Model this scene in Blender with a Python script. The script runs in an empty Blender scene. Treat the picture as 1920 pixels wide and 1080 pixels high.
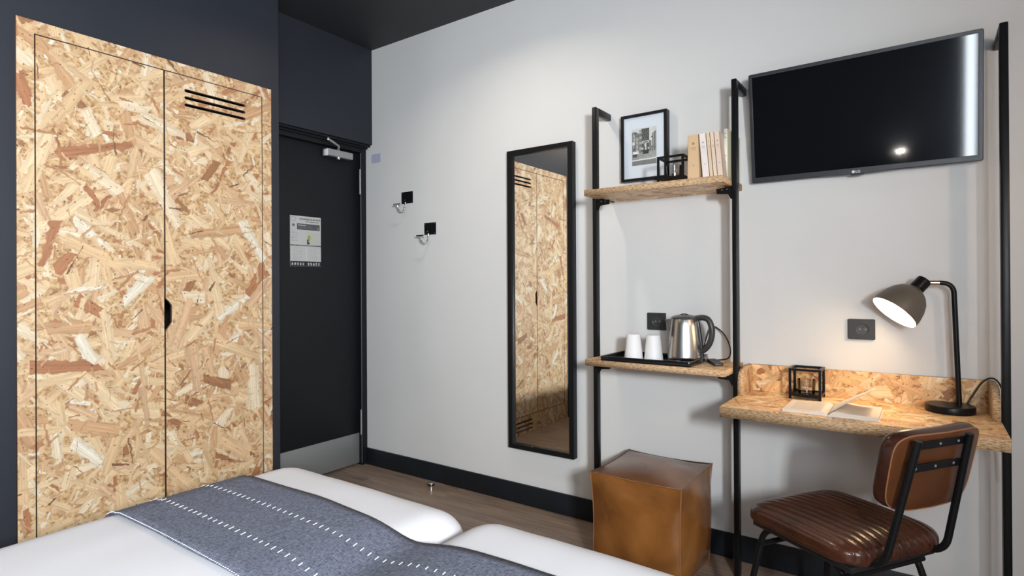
import bpy, bmesh, math, random
import numpy as np
from math import pi, sin, cos, radians, sqrt
from mathutils import Vector, Matrix, noise

random.seed(7)
rng = np.random.default_rng(7)
scene = bpy.context.scene
COL = scene.collection

# ------------------------------------------------------------------ camera
CAM = Vector((0.0, -2.54, 1.161))
yaw, pitch, roll = 0.61744711, 0.00244319, 0.00571871
fw = Vector((-sin(yaw) * cos(pitch), cos(yaw) * cos(pitch), sin(pitch)))
rt = Vector((cos(yaw), sin(yaw), 0.0))
dn = fw.cross(rt)
r2 = cos(roll) * rt + sin(roll) * dn
d2 = -sin(roll) * rt + cos(roll) * dn
cam_data = bpy.data.cameras.new('camera')
cam_data.sensor_width = 36.0
cam_data.lens = 36.0 * 1090.544 / 1920.0
cam_data.shift_y = (529.99 - 540.0) / 1920.0
cam_data.clip_start = 0.02
cam = bpy.data.objects.new('camera', cam_data)
M = Matrix.Identity(4)
for i in range(3):
    M[i][0] = r2[i]; M[i][1] = -d2[i]; M[i][2] = -fw[i]; M[i][3] = CAM[i]
cam.matrix_world = M
COL.objects.link(cam)
scene.camera = cam

# ------------------------------------------------------------------ world, lights, exposure
scene.view_settings.view_transform = 'Standard'
scene.view_settings.look = 'None'
scene.view_settings.gamma = 1.0
scene.view_settings.use_curve_mapping = False
scene.view_settings.exposure = 0.0
try:
    scene.cycles.use_denoising = True
    scene.cycles.max_bounces = 8
    scene.cycles.diffuse_bounces = 5
    scene.cycles.glossy_bounces = 4
    scene.cycles.transparent_max_bounces = 8
    scene.cycles.sample_clamp_indirect = 8.0
    scene.cycles.caustics_reflective = False
    scene.cycles.caustics_refractive = False
except Exception:
    pass
world = bpy.data.worlds.new('daylight')
scene.world = world
world.use_nodes = True
world.node_tree.nodes['Background'].inputs[0].default_value = (0.72, 0.84, 1.0, 1)
world.node_tree.nodes['Background'].inputs[1].default_value = 3.0


def area_light(name, loc, target, sx, sy, power, color, spread=180):
    d = bpy.data.lights.new(name, 'AREA')
    d.shape = 'RECTANGLE'; d.size = sx; d.size_y = sy
    d.energy = power; d.color = color; d.spread = radians(spread)
    o = bpy.data.objects.new(name, d)
    o.location = loc
    o.rotation_euler = (Vector(target) - Vector(loc)).to_track_quat('-Z', 'Z').to_euler()
    COL.objects.link(o)
    return o


# daylight entering by the window in the right-hand wall, and by the narrow one in the wall behind the bed
area_light('window_daylight', (1.04, -3.10, 1.55), (-1.0, -3.10, 1.55), 0.32, 1.40, 570, (0.91, 0.96, 1.0))
area_light('added_window_fill', (0.72, -3.515, 1.55), (0.72, 0, 1.55), 0.40, 1.30, 16, (0.92, 0.96, 1.0))  # frontal fill for the grey wall, from an added window
area_light('narrow_window_daylight', (0.303, -3.53, 1.50), (0.303, 0, 1.50), 0.06, 1.90, 9, (0.85, 0.93, 1.0))
# small wall light on the right-hand wall, beside the desk
area_light('side_wall_light_glow', (0.86, -1.15, 1.72), (0.25, -0.1, 1.3), 0.08, 0.08, 3.2, (1.0, 0.68, 0.44))
# recessed downlight, then an added fill lamp over the bed
area_light('downlight_glow', (-1.65, -0.72, 2.664), (-1.65, -0.72, 0), 0.085, 0.085, 6.5, (1.0, 0.88, 0.76), 145)
area_light('ceiling_fill_glow', (-2.15, -2.60, 2.585), (-2.15, -2.60, 0), 0.30, 0.30, 7, (1.0, 0.84, 0.66))
area_light('wall_lamp_glow', (-0.16, -3.39, 1.375), (-0.16, -3.30, 3.0), 0.05, 0.05, 4, (1.0, 0.92, 0.82))

# ------------------------------------------------------------------ materials


def new_mat(name):
    m = bpy.data.materials.new(name); m.use_nodes = True
    nt = m.node_tree
    return m, nt, nt.nodes['Principled BSDF']


def mat(name, color, rough=0.5, metal=0.0, spec=0.5, bump=0.0, bscale=200.0, var=0.0, vscale=6.0, coat=0.0, stretch=(1, 1, 1), aniso=0.0, sheen=0.0):
    m, nt, b = new_mat(name)
    b.inputs['Base Color'].default_value = (*color, 1)
    b.inputs['Roughness'].default_value = rough
    b.inputs['Metallic'].default_value = metal
    b.inputs['Specular IOR Level'].default_value = spec
    b.inputs['Coat Weight'].default_value = coat
    b.inputs['Sheen Weight'].default_value = sheen
    b.inputs['Anisotropic'].default_value = aniso
    N = nt.nodes.new; L = nt.links.new
    tc = N('ShaderNodeTexCoord'); mp = N('ShaderNodeMapping'); mp.inputs['Scale'].default_value = stretch
    L(tc.outputs['Object'], mp.inputs[0])
    n1 = N('ShaderNodeTexNoise'); n1.inputs['Scale'].default_value = bscale; n1.inputs['Detail'].default_value = 3
    L(mp.outputs[0], n1.inputs['Vector'])
    if bump:
        bp = N('ShaderNodeBump'); bp.inputs['Strength'].default_value = bump; bp.inputs['Distance'].default_value = 0.002
        L(n1.outputs[0], bp.inputs['Height']); L(bp.outputs[0], b.inputs['Normal'])
    if var:
        n2 = N('ShaderNodeTexNoise'); n2.inputs['Scale'].default_value = vscale; n2.inputs['Detail'].default_value = 4
        L(mp.outputs[0], n2.inputs['Vector'])
        mr = N('ShaderNodeMapRange'); mr.inputs[1].default_value = 0.3; mr.inputs[2].default_value = 0.7
        mr.inputs[3].default_value = 1 - var; mr.inputs[4].default_value = 1 + var
        L(n2.outputs[0], mr.inputs[0])
        vm = N('ShaderNodeVectorMath'); vm.operation = 'SCALE'; vm.inputs[0].default_value = color
        L(mr.outputs[0], vm.inputs['Scale']); L(vm.outputs[0], b.inputs['Base Color'])
    return m


def flake_group():
    """one layer of wood strands: rectangles at random angles, one per Voronoi cell"""
    g = bpy.data.node_groups.new('strand_layer', 'ShaderNodeTree')
    I = g.interface.new_socket
    for nm, t in (('Vector', 'NodeSocketVector'), ('Scale', 'NodeSocketFloat'), ('Length', 'NodeSocketFloat'), ('Width', 'NodeSocketFloat'), ('Turn', 'NodeSocketFloat')):
        I(name=nm, in_out='INPUT', socket_type=t)
    for nm, t in (('Mask', 'NodeSocketFloat'), ('Tone', 'NodeSocketFloat'), ('Grain', 'NodeSocketFloat'), ('Height', 'NodeSocketFloat')):
        I(name=nm, in_out='OUTPUT', socket_type=t)
    N = g.nodes.new; L = g.links.new

    def math_(op, a, b=None, c=None, clamp=False):
        n = N('ShaderNodeMath'); n.operation = op; n.use_clamp = clamp
        for i, v in enumerate((a, b, c)):
            if v is None: continue
            if isinstance(v, (int, float)): n.inputs[i].default_value = v
            else: L(v, n.inputs[i])
        return n.outputs[0]
    gi = N('NodeGroupInput'); go = N('NodeGroupOutput')
    vo = N('ShaderNodeTexVoronoi'); vo.voronoi_dimensions = '2D'; vo.feature = 'F1'
    L(gi.outputs['Vector'], vo.inputs['Vector']); L(gi.outputs['Scale'], vo.inputs['Scale'])
    # position is returned in unscaled coordinates
    sub = N('ShaderNodeVectorMath'); sub.operation = 'SUBTRACT'
    L(gi.outputs['Vector'], sub.inputs[0]); L(vo.outputs['Position'], sub.inputs[1])
    sc_ = N('ShaderNodeVectorMath'); sc_.operation = 'SCALE'; L(sub.outputs[0], sc_.inputs[0]); L(gi.outputs['Scale'], sc_.inputs['Scale'])
    sp = N('ShaderNodeSeparateColor'); L(vo.outputs['Color'], sp.inputs[0])
    ang = math_('MULTIPLY_ADD', sp.outputs[0], 6.2832, gi.outputs['Turn'])
    vr = N('ShaderNodeVectorRotate'); vr.rotation_type = 'Z_AXIS'
    L(sc_.outputs[0], vr.inputs['Vector']); L(ang, vr.inputs['Angle'])
    # slight wobble so that the flakes are not perfect rectangles
    nz = N('ShaderNodeTexNoise'); nz.noise_dimensions = '2D'; nz.inputs['Scale'].default_value = 5.0; nz.inputs['Detail'].default_value = 2
    L(sc_.outputs[0], nz.inputs['Vector'])
    wob = math_('MULTIPLY_ADD', nz.outputs[0], 0.16, -0.08)
    xyz = N('ShaderNodeSeparateXYZ'); L(vr.outputs[0], xyz.inputs[0])
    ax = math_('ABSOLUTE', math_('ADD', xyz.outputs[0], math_('MULTIPLY', xyz.outputs[1], 0.35)))
    ay = math_('ABSOLUTE', math_('ADD', xyz.outputs[1], wob))
    rl = math_('MULTIPLY', gi.outputs['Length'], math_('MULTIPLY_ADD', sp.outputs[1], 0.7, 0.5))
    rw = math_('MULTIPLY', gi.outputs['Width'], math_('MULTIPLY_ADD', sp.outputs[2], 1.1, 0.35))
    # taper
    rw2 = math_('MULTIPLY', rw, math_('MULTIPLY_ADD', xyz.outputs[0], 0.5, 1.0))
    mx = math_('MULTIPLY', math_('SUBTRACT', rl, ax), 40.0, clamp=True)
    dy = math_('SUBTRACT', rw2, ay)
    my = math_('MULTIPLY', dy, 40.0, clamp=True)
    mask = math_('MULTIPLY', mx, my)
    L(mask, go.inputs['Mask'])
    tone = math_('FRACT', math_('MULTIPLY', math_('ADD', sp.outputs[1], math_('MULTIPLY', sp.outputs[2], 3.1)), 5.7))
    L(tone, go.inputs['Tone'])
    cmb = N('ShaderNodeCombineXYZ'); L(math_('MULTIPLY', xyz.outputs[0], 1.3), cmb.inputs[0]); L(math_('MULTIPLY', xyz.outputs[1], 26.0), cmb.inputs[1]); L(math_('MULTIPLY', tone, 40.0), cmb.inputs[2])
    gn = N('ShaderNodeTexNoise'); gn.inputs['Scale'].default_value = 1.0; gn.inputs['Detail'].default_value = 2
    L(cmb.outputs[0], gn.inputs['Vector']); L(gn.outputs[0], go.inputs['Grain'])
    # darker along one long edge
    h = math_('MULTIPLY', dy, 9.0, clamp=True)
    L(h, go.inputs['Height'])
    return g


FLAKE = flake_group()


def osb(name, axes, gain=1.0, tint=(1, 1, 1), rough=0.5, offset=(0, 0)):
    """oriented strand board seen on its face; axes = which object coordinates span the board"""
    m, nt, b = new_mat(name)
    N = nt.nodes.new; L = nt.links.new
    tc = N('ShaderNodeTexCoord'); sx = N('ShaderNodeSeparateXYZ'); L(tc.outputs['Object'], sx.inputs[0])
    cb = N('ShaderNodeCombineXYZ')
    L(sx.outputs['XYZ'.index(axes[0])], cb.inputs[0]); L(sx.outputs['XYZ'.index(axes[1])], cb.inputs[1])
    base = N('ShaderNodeTexNoise'); base.noise_dimensions = '2D'; base.inputs['Scale'].default_value = 70; base.inputs['Detail'].default_value = 5
    L(cb.outputs[0], base.inputs['Vector'])
    ramp = N('ShaderNodeValToRGB'); L(base.outputs[0], ramp.inputs[0])
    e = ramp.color_ramp.elements
    e[0].position = 0.3; e[0].color = (0.44, 0.26, 0.14, 1); e[1].position = 0.62; e[1].color = (0.76, 0.56, 0.33, 1)
    color = ramp.outputs[0]
    #          scale len  wid  count of dark tones
    layers = [(34, .46, .13), (30, .50, .15), (26, .50, .13), (22, .52, .14), (19, .55, .12), (17, .55, .13), (14, .55, .12), (12.5, .58, .11), (11, .58, .105), (9.5, .60, .10), (26, .42, .05), (15, .46, .035)]
    hsum = None
    for i, (s, ln, wd) in enumerate(layers):
        mp = N('ShaderNodeMapping'); mp.inputs['Location'].default_value = (1.37 * i + 0.3 + offset[0], 2.11 * i + 0.7 + offset[1], 0)
        mp.inputs['Rotation'].default_value = (0, 0, 0.61 * i)
        L(cb.outputs[0], mp.inputs[0])
        g = N('ShaderNodeGroup'); g.node_tree = FLAKE
        L(mp.outputs[0], g.inputs['Vector'])
        g.inputs['Scale'].default_value = s * (.66 - .020 * i if i < 10 else .55); g.inputs['Length'].default_value = ln; g.inputs['Width'].default_value = wd; g.inputs['Turn'].default_value = 0.9 * i
        cr = N('ShaderNodeValToRGB'); cr.color_ramp.interpolation = 'CONSTANT'
        el = cr.color_ramp.elements
        if i < 10:
            stops = [(0.0, (0.83, 0.62, 0.40)), (0.16, (0.90, 0.72, 0.50)), (0.32, (0.72, 0.48, 0.29)), (0.44, (0.87, 0.67, 0.44)),
                     (0.62, (0.92, 0.79, 0.61)), (0.74, (0.80, 0.57, 0.38)), (0.82, (0.56, 0.29, 0.16)), (0.875, (0.84, 0.62, 0.40)), (0.945, (0.46, 0.25, 0.14)), (0.970, (0.90, 0.84, 0.72))]
        else:
            stops = [(0.0, (0.60, 0.34, 0.19)), (0.2, (0.82, 0.62, 0.39)), (0.5, (0.30, 0.17, 0.10)), (0.56, (0.88, 0.76, 0.56)), (0.8, (0.70, 0.46, 0.28))]
        el[0].position = 0; el[0].color = (*stops[0][1], 1); el[1].position = stops[1][0]; el[1].color = (*stops[1][1], 1)
        for p_, c_ in stops[2:]:
            q = el.new(p_); q.color = (*c_, 1)
        L(g.outputs['Tone'], cr.inputs[0])
        # grain and edge shade
        gr = N('ShaderNodeMapRange'); L(g.outputs['Grain'], gr.inputs[0]); gr.inputs[1].default_value = .3; gr.inputs[2].default_value = .7; gr.inputs[3].default_value = .82; gr.inputs[4].default_value = 1.12
        eg = N('ShaderNodeMapRange'); L(g.outputs['Height'], eg.inputs[0]); eg.inputs[3].default_value = .85; eg.inputs[4].default_value = 1.0
        mu = N('ShaderNodeMath'); mu.operation = 'MULTIPLY'; L(gr.outputs[0], mu.inputs[0]); L(eg.outputs[0], mu.inputs[1])
        vs = N('ShaderNodeVectorMath'); vs.operation = 'SCALE'; L(cr.outputs[0], vs.inputs[0]); L(mu.outputs[0], vs.inputs['Scale'])
        mx = N('ShaderNodeMix'); mx.data_type = 'RGBA'; L(g.outputs['Mask'], mx.inputs[0]); L(color, mx.inputs[6]); L(vs.outputs[0], mx.inputs[7])
        color = mx.outputs[2]
        if i in (5, 7, 9):
            a = N('ShaderNodeMath'); a.operation = 'MULTIPLY'; L(g.outputs['Mask'], a.inputs[0]); L(g.outputs['Tone'], a.inputs[1])
            if hsum is None: hsum = a.outputs[0]
            else:
                c = N('ShaderNodeMath'); c.operation = 'ADD'; L(hsum, c.inputs[0]); L(a.outputs[0], c.inputs[1]); hsum = c.outputs[0]
    # small dark specks
    vo = N('ShaderNodeTexNoise'); vo.noise_dimensions = '2D'; vo.inputs['Scale'].default_value = 95; vo.inputs['Detail'].default_value = 1
    L(cb.outputs[0], vo.inputs['Vector'])
    sm = N('ShaderNodeMapRange'); sm.inputs[1].default_value = 0.21; sm.inputs[2].default_value = 0.26; sm.inputs[3].default_value = 0.35; sm.inputs[4].default_value = 1
    L(vo.outputs[0], sm.inputs[0])
    vs = N('ShaderNodeVectorMath'); vs.operation = 'SCALE'; L(color, vs.inputs[0]); L(sm.outputs[0], vs.inputs['Scale'])
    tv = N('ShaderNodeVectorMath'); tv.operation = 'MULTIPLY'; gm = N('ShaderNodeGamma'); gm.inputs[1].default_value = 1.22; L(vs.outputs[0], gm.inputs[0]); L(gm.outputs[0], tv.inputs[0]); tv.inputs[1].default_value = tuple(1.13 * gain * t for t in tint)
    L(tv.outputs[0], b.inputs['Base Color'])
    b.inputs['Roughness'].default_value = rough
    bp = N('ShaderNodeBump'); bp.inputs['Strength'].default_value = 0.25; bp.inputs['Distance'].default_value = 0.001
    L(hsum, bp.inputs['Height']); L(bp.outputs[0], b.inputs['Normal'])
    return m


def osb_edge(name, axes=('X', 'Z'), gain=1.0):
    """sawn edge of the board: short compressed layers with dark voids"""
    m, nt, b = new_mat(name)
    N = nt.nodes.new; L = nt.links.new
    tc = N('ShaderNodeTexCoord'); sx = N('ShaderNodeSeparateXYZ'); L(tc.outputs['Object'], sx.inputs[0])
    ad = N('ShaderNodeMath'); ad.operation = 'ADD'; L(sx.outputs[0], ad.inputs[0]); L(sx.outputs[1], ad.inputs[1])
    cb = N('ShaderNodeCombineXYZ')
    L(ad.outputs[0], cb.inputs[0]); L(sx.outputs[2], cb.inputs[1])
    mp = N('ShaderNodeMapping'); mp.inputs['Scale'].default_value = (70, 330, 1); L(cb.outputs[0], mp.inputs[0])
    n = N('ShaderNodeTexNoise'); n.noise_dimensions = '2D'; n.inputs['Scale'].default_value = 1; n.inputs['Detail'].default_value = 4; n.inputs['Roughness'].default_value = .7
    L(mp.outputs[0], n.inputs['Vector'])
    cr = N('ShaderNodeValToRGB'); L(n.outputs[0], cr.inputs[0]); el = cr.color_ramp.elements
    el[0].position = .30; el[0].color = (.14, .08, .045, 1); el[1].position = .72; el[1].color = (.86, .66, .42, 1)
    for p_, c_ in ((.40, (.42, .25, .13)), (.5, (.66, .44, .25)), (.6, (.72, .50, .29))):
        q = el.new(p_); q.color = (*c_, 1)
    tv = N('ShaderNodeVectorMath'); tv.operation = 'SCALE'; L(cr.outputs[0], tv.inputs[0]); tv.inputs['Scale'].default_value = gain
    L(tv.outputs[0], b.inputs['Base Color']); b.inputs['Roughness'].default_value = .8
    bp = N('ShaderNodeBump'); bp.inputs['Strength'].default_value = 0.6; bp.inputs['Distance'].default_value = 0.001
    L(n.outputs[0], bp.inputs['Height']); L(bp.outputs[0], b.inputs['Normal'])
    return m


def leather(name, c1, c2, rough=.38, scale=5.0, stretch=(1, 1, 1), wear=None):
    m, nt, b = new_mat(name)
    N = nt.nodes.new; L = nt.links.new
    tc = N('ShaderNodeTexCoord'); mp = N('ShaderNodeMapping'); mp.inputs['Scale'].default_value = stretch; L(tc.outputs['Object'], mp.inputs[0])
    n = N('ShaderNodeTexNoise'); n.inputs['Scale'].default_value = scale; n.inputs['Detail'].default_value = 5; n.inputs['Distortion'].default_value = .6
    L(mp.outputs[0], n.inputs['Vector'])
    cr = N('ShaderNodeValToRGB'); L(n.outputs[0], cr.inputs[0]); el = cr.color_ramp.elements
    el[0].position = .33; el[0].color = (*c1, 1); el[1].position = .68; el[1].color = (*c2, 1)
    L(cr.outputs[0], b.inputs['Base Color'])
    b.inputs['Roughness'].default_value = rough; b.inputs['Coat Weight'].default_value = .15; b.inputs['Coat Roughness'].default_value = .25
    n2 = N('ShaderNodeTexVoronoi'); n2.inputs['Scale'].default_value = 260; L(tc.outputs['Object'], n2.inputs['Vector'])
    n3 = N('ShaderNodeTexNoise'); n3.inputs['Scale'].default_value = 22; n3.inputs['Detail'].default_value = 4; L(tc.outputs['Object'], n3.inputs['Vector'])
    a = N('ShaderNodeMath'); a.operation = 'MULTIPLY_ADD'; L(n3.outputs[0], a.inputs[0]); a.inputs[1].default_value = 3.0; L(n2.outputs[0], a.inputs[2])
    bp = N('ShaderNodeBump'); bp.inputs['Strength'].default_value = .12; bp.inputs['Distance'].default_value = .002
    L(a.outputs[0], bp.inputs['Height']); L(bp.outputs[0], b.inputs['Normal'])
    return m


def wood_floor():
    m, nt, b = new_mat('grey_brown_oak_laminate')
    N = nt.nodes.new; L = nt.links.new
    tc = N('ShaderNodeTexCoord'); oi = N('ShaderNodeObjectInfo')
    of = N('ShaderNodeVectorMath'); of.operation = 'MULTIPLY_ADD'
    cb = N('ShaderNodeCombineXYZ')
    for k in range(3): L(oi.outputs['Random'], cb.inputs[k])
    L(cb.outputs[0], of.inputs[0]); of.inputs[1].default_value = (37, 53, 11); L(tc.outputs['Object'], of.inputs[2])
    mp = N('ShaderNodeMapping'); mp.inputs['Scale'].default_value = (1.6, 22, 1); L(of.outputs[0], mp.inputs[0])
    n = N('ShaderNodeTexNoise'); n.inputs['Scale'].default_value = 2.0; n.inputs['Detail'].default_value = 6; n.inputs['Roughness'].default_value = .62; n.inputs['Distortion'].default_value = .8
    L(mp.outputs[0], n.inputs['Vector'])
    cr = N('ShaderNodeValToRGB'); L(n.outputs[0], cr.inputs[0]); el = cr.color_ramp.elements
    el[0].position = .28; el[0].color = (.165, .115, .086, 1); el[1].position = .75; el[1].color = (.36, .27, .205, 1)
    q = el.new(.5); q.color = (.26, .185, .138, 1)
    mr = N('ShaderNodeMapRange'); L(oi.outputs['Random'], mr.inputs[0]); mr.inputs[3].default_value = .9; mr.inputs[4].default_value = 1.1
    vs = N('ShaderNodeVectorMath'); vs.operation = 'SCALE'; L(cr.outputs[0], vs.inputs[0]); L(mr.outputs[0], vs.inputs['Scale'])
    L(vs.outputs[0], b.inputs['Base Color']); b.inputs['Roughness'].default_value = .38
    bp = N('ShaderNodeBump'); bp.inputs['Strength'].default_value = .15; bp.inputs['Distance'].default_value = .001
    L(n.outputs[0], bp.inputs['Height']); L(bp.outputs[0], b.inputs['Normal'])
    return m


def chambray():
    m, nt, b = new_mat('slate_blue_chambray')
    N = nt.nodes.new; L = nt.links.new
    tc = N('ShaderNodeTexCoord')
    outs = []
    for s in ((620, 90, 90), (90, 620, 90)):
        mp = N('ShaderNodeMapping'); mp.inputs['Scale'].default_value = s; L(tc.outputs['Object'], mp.inputs[0])
        n = N('ShaderNodeTexNoise'); n.inputs['Scale'].default_value = 1; n.inputs['Detail'].default_value = 2; L(mp.outputs[0], n.inputs['Vector']); outs.append(n.outputs[0])
    a = N('ShaderNodeMath'); a.operation = 'ADD'; L(outs[0], a.inputs[0]); L(outs[1], a.inputs[1])
    cr = N('ShaderNodeValToRGB'); h = N('ShaderNodeMath'); h.operation = 'MULTIPLY'; L(a.outputs[0], h.inputs[0]); h.inputs[1].default_value = .5
    L(h.outputs[0], cr.inputs[0]); el = cr.color_ramp.elements
    el[0].position = .36; el[0].color = (.050, .058, .092, 1); el[1].position = .66; el[1].color = (.23, .25, .32, 1)
    L(cr.outputs[0], b.inputs['Base Color']); b.inputs['Roughness'].default_value = .95; b.inputs['Specular IOR Level'].default_value = .2
    bp = N('ShaderNodeBump'); bp.inputs['Strength'].default_value = .3; bp.inputs['Distance'].default_value = .001
    L(a.outputs[0], bp.inputs['Height']); L(bp.outputs[0], b.inputs['Normal'])
    return m


def glass(name, color=(1, 1, 1), rough=0.0, amount=0.88):
    m, nt, b = new_mat(name)
    N = nt.nodes.new; L = nt.links.new
    out = nt.nodes['Material Output']
    tr = N('ShaderNodeBsdfTransparent'); tr.inputs[0].default_value = (*color, 1)
    gl = N('ShaderNodeBsdfGlossy'); gl.inputs['Roughness'].default_value = rough
    fr = N('ShaderNodeFresnel'); fr.inputs[0].default_value = 1.45
    ad = N('ShaderNodeMath'); ad.operation = 'ADD'; L(fr.outputs[0], ad.inputs[0]); ad.inputs[1].default_value = (1 - amount) * .5; ad.use_clamp = True
    mx = N('ShaderNodeMixShader'); L(ad.outputs[0], mx.inputs[0]); L(tr.outputs[0], mx.inputs[1]); L(gl.outputs[0], mx.inputs[2])
    L(mx.outputs[0], out.inputs[0])
    return m


def emit(name, color, strength):
    m, nt, b = new_mat(name)
    b.inputs['Base Color'].default_value = (*color, 1)
    b.inputs['Emission Color'].default_value = (*color, 1)
    b.inputs['Emission Strength'].default_value = strength
    return m


def attr_mat(name, rough=.6):
    m, nt, b = new_mat(name)
    a = nt.nodes.new('ShaderNodeAttribute'); a.attribute_name = 'print_color'
    nt.links.new(a.outputs['Color'], b.inputs['Base Color']); b.inputs['Roughness'].default_value = rough
    return m


GREY_WALL = mat('light_grey_wall_paint', (.70, .705, .70), .65, bump=.05, bscale=120, var=.012, vscale=3)
DARK_WALL = mat('anthracite_blue_wall_paint', (.0185, .0215, .029), .50, spec=.3, bump=.06, bscale=140, var=.03, vscale=4)
DOOR_PAINT = mat('black_blue_door_paint', (.0065, .0085, .0100), .50, spec=.25, bump=.03, bscale=90)
CEIL_PAINT = mat('black_ceiling_paint', (.017, .020, .023), .6, bump=.04, bscale=120)
OUTER = mat('outer_wall_plaster', (.5, .48, .45), .8, bump=.2, bscale=30)
TILE = mat('dark_slate_skirting', (.010, .013, .017), .42, spec=.3, bump=.05, bscale=60, var=.1, vscale=8)
BLACK_METAL = mat('black_powder_coat', (.0065, .007, .008), .34, metal=0, spec=.22, bump=.05, bscale=500)
BLACK_WOOD = mat('black_stained_wood', (.008, .008, .009), .42, spec=.25, bump=.1, bscale=40, stretch=(8, 8, 1))
BLACK_PLASTIC = mat('black_plastic', (.014, .014, .015), .32)
DARK_PLASTIC = mat('anthracite_plastic', (.032, .031, .033), .42)
STEEL = mat('brushed_steel', (.50, .485, .46), .25, metal=1, bump=.05, bscale=60, stretch=(1, 1, 30), aniso=.6)
CHROME = mat('polished_steel', (.75, .75, .74), .12, metal=1)
GREY_METAL = mat('silver_painted_metal', (.34, .35, .345), .35, metal=.5)
PLATE_METAL = mat('satin_kick_plate', (.26, .265, .265), .5, metal=.45, bump=.05, bscale=40, stretch=(1, 1, 20))
LINEN = mat('white_cotton', (.67, .675, .715), .9, spec=.2, bump=.12, bscale=300)
THREAD = mat('white_thread', (.82, .82, .8), .9)
BEDBASE = mat('charcoal_bed_fabric', (.05, .05, .055), .95, bump=.2, bscale=300)
PAPER = mat('cream_paper', (.78, .70, .60), .9, var=.04, vscale=30)
WHITE_PAPER = mat('white_mount_board', (.66, .73, .80), .7)
CERAMIC = mat('white_paper_cup', (.82, .82, .83), .45)
MIRROR = mat('mirror_silver', (.86, .87, .85), .015, metal=1)
SCREEN = mat('glossy_black_screen', (.004, .005, .006), .055, spec=.6)
BEZEL = mat('grey_tv_bezel', (.034, .037, .042), .38, metal=.2)
SHADE = mat('taupe_lacquer', (.115, .092, .070), .42)
SHADE_IN = mat('white_lamp_inside', (.9, .88, .82), .5)
BRASS = mat('brass', (.62, .48, .33), .28, metal=1)
WAX = mat('white_wax', (.8, .78, .74), .5)
GLASS = glass('clear_glass')
PANE = glass('window_glass')
COPPER = mat('copper_foil', (.75, .40, .25), .25, metal=1)
CURTAIN = mat('grey_curtain', (.22, .22, .23), .95, bump=.2, bscale=200)
FLOOR_MAT = wood_floor()
RUNNER = chambray()
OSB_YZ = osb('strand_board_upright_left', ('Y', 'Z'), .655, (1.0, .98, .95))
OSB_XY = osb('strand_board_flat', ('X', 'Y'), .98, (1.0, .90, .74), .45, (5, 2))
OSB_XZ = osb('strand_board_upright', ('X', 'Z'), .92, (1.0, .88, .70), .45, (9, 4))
OSB_EDGE = osb_edge('strand_board_edge', gain=.90)
POUF_L = leather('tan_leather', (.135, .050, .012), (.34, .135, .032), .21, 4.0)
POUF_TOP = leather('tan_leather_greyer', (.13, .052, .020), (.26, .115, .048), .26, 3.0)  # greyer, duller tan for the top panel
SEAM = mat('tan_leather_piping', (.30, .13, .06), .45)
SEAM_D = mat('dark_leather_piping', (.03, .014, .010), .45)
CHAIR_L = leather('dark_brown_leather', (.033, .010, .006), (.078, .024, .011), .26, 6.0)
CHAIR_B = leather('tan_leather_back', (.075, .023, .007), (.125, .040, .010), .42, 4.0)
PRINT = attr_mat('printed_card', .55)
PRINT_GLOSS = attr_mat('printed_photo', .35)

# ------------------------------------------------------------------ geometry helpers


def mk(name, verts, faces, mats, parent=None, smooth=False, midx=None, local=False, kind=None):
    me = bpy.data.meshes.new(name)
    me.from_pydata([tuple(v) for v in verts], [], faces)
    if not isinstance(mats, (list, tuple)): mats = [mats]
    for m in mats: me.materials.append(m)
    if midx is not None: me.polygons.foreach_set('material_index', midx)
    me.update()
    bm = bmesh.new(); bm.from_mesh(me); bmesh.ops.recalc_face_normals(bm, faces=bm.faces); bm.to_mesh(me); bm.free()
    if smooth: me.polygons.foreach_set('use_smooth', [True] * len(me.polygons))
    o = bpy.data.objects.new(name, me); COL.objects.link(o)
    if kind: o['kind'] = kind
    if parent is not None: attach(o, parent, local)
    return o


def attach(o, parent, local=False):
    root = parent
    while root.parent is not None: root = root.parent
    if not local:
        rm = Matrix.Translation(root.location) @ root.rotation_euler.to_matrix().to_4x4()
        o.data.transform(rm.inverted())
    o.parent = parent
    return o


def root(name, loc, label, cat, group=None, rz=0.0):
    o = bpy.data.objects.new(name, None); o.empty_display_size = .05
    o.location = loc; o.rotation_euler = (0, 0, rz); COL.objects.link(o)
    o['label'] = label; o['category'] = cat
    if group: o['group'] = group
    return o


def tag(o, label, cat, group=None):
    o['label'] = label; o['category'] = cat
    if group: o['group'] = group
    settle(o)
    return o


def settle(o):
    me = o.data
    co = np.array([v.co[:] for v in me.vertices])
    c = Vector(((co[:, 0].min() + co[:, 0].max()) / 2, (co[:, 1].min() + co[:, 1].max()) / 2, co[:, 2].min()))
    me.transform(Matrix.Translation(-c)); o.location = c
    return o


def structure(o):
    o['kind'] = 'structure'; return o


def shade_flat_bevel(o, w=0.002, seg=2, angle=35):
    me = o.data
    bm = bmesh.new(); bm.from_mesh(me)
    ed = [e for e in bm.edges if len(e.link_faces) == 2 and e.calc_face_angle(0) > radians(angle)]
    if ed: bmesh.ops.bevel(bm, geom=ed, offset=w, segments=seg, profile=.5, affect='EDGES', clamp_overlap=True)
    bm.to_mesh(me); bm.free()
    try:
        me.polygons.foreach_set('use_smooth', [True] * len(me.polygons))
        me.set_sharp_from_angle(angle=radians(40))
    except Exception: pass
    return o


BOXF = [(0, 3, 2, 1), (4, 5, 6, 7), (0, 1, 5, 4), (1, 2, 6, 5), (2, 3, 7, 6), (3, 0, 4, 7)]


def boxv(x, y, z):
    return [(x[0], y[0], z[0]), (x[1], y[0], z[0]), (x[1], y[1], z[0]), (x[0], y[1], z[0]),
            (x[0], y[0], z[1]), (x[1], y[0], z[1]), (x[1], y[1], z[1]), (x[0], y[1], z[1])]


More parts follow.
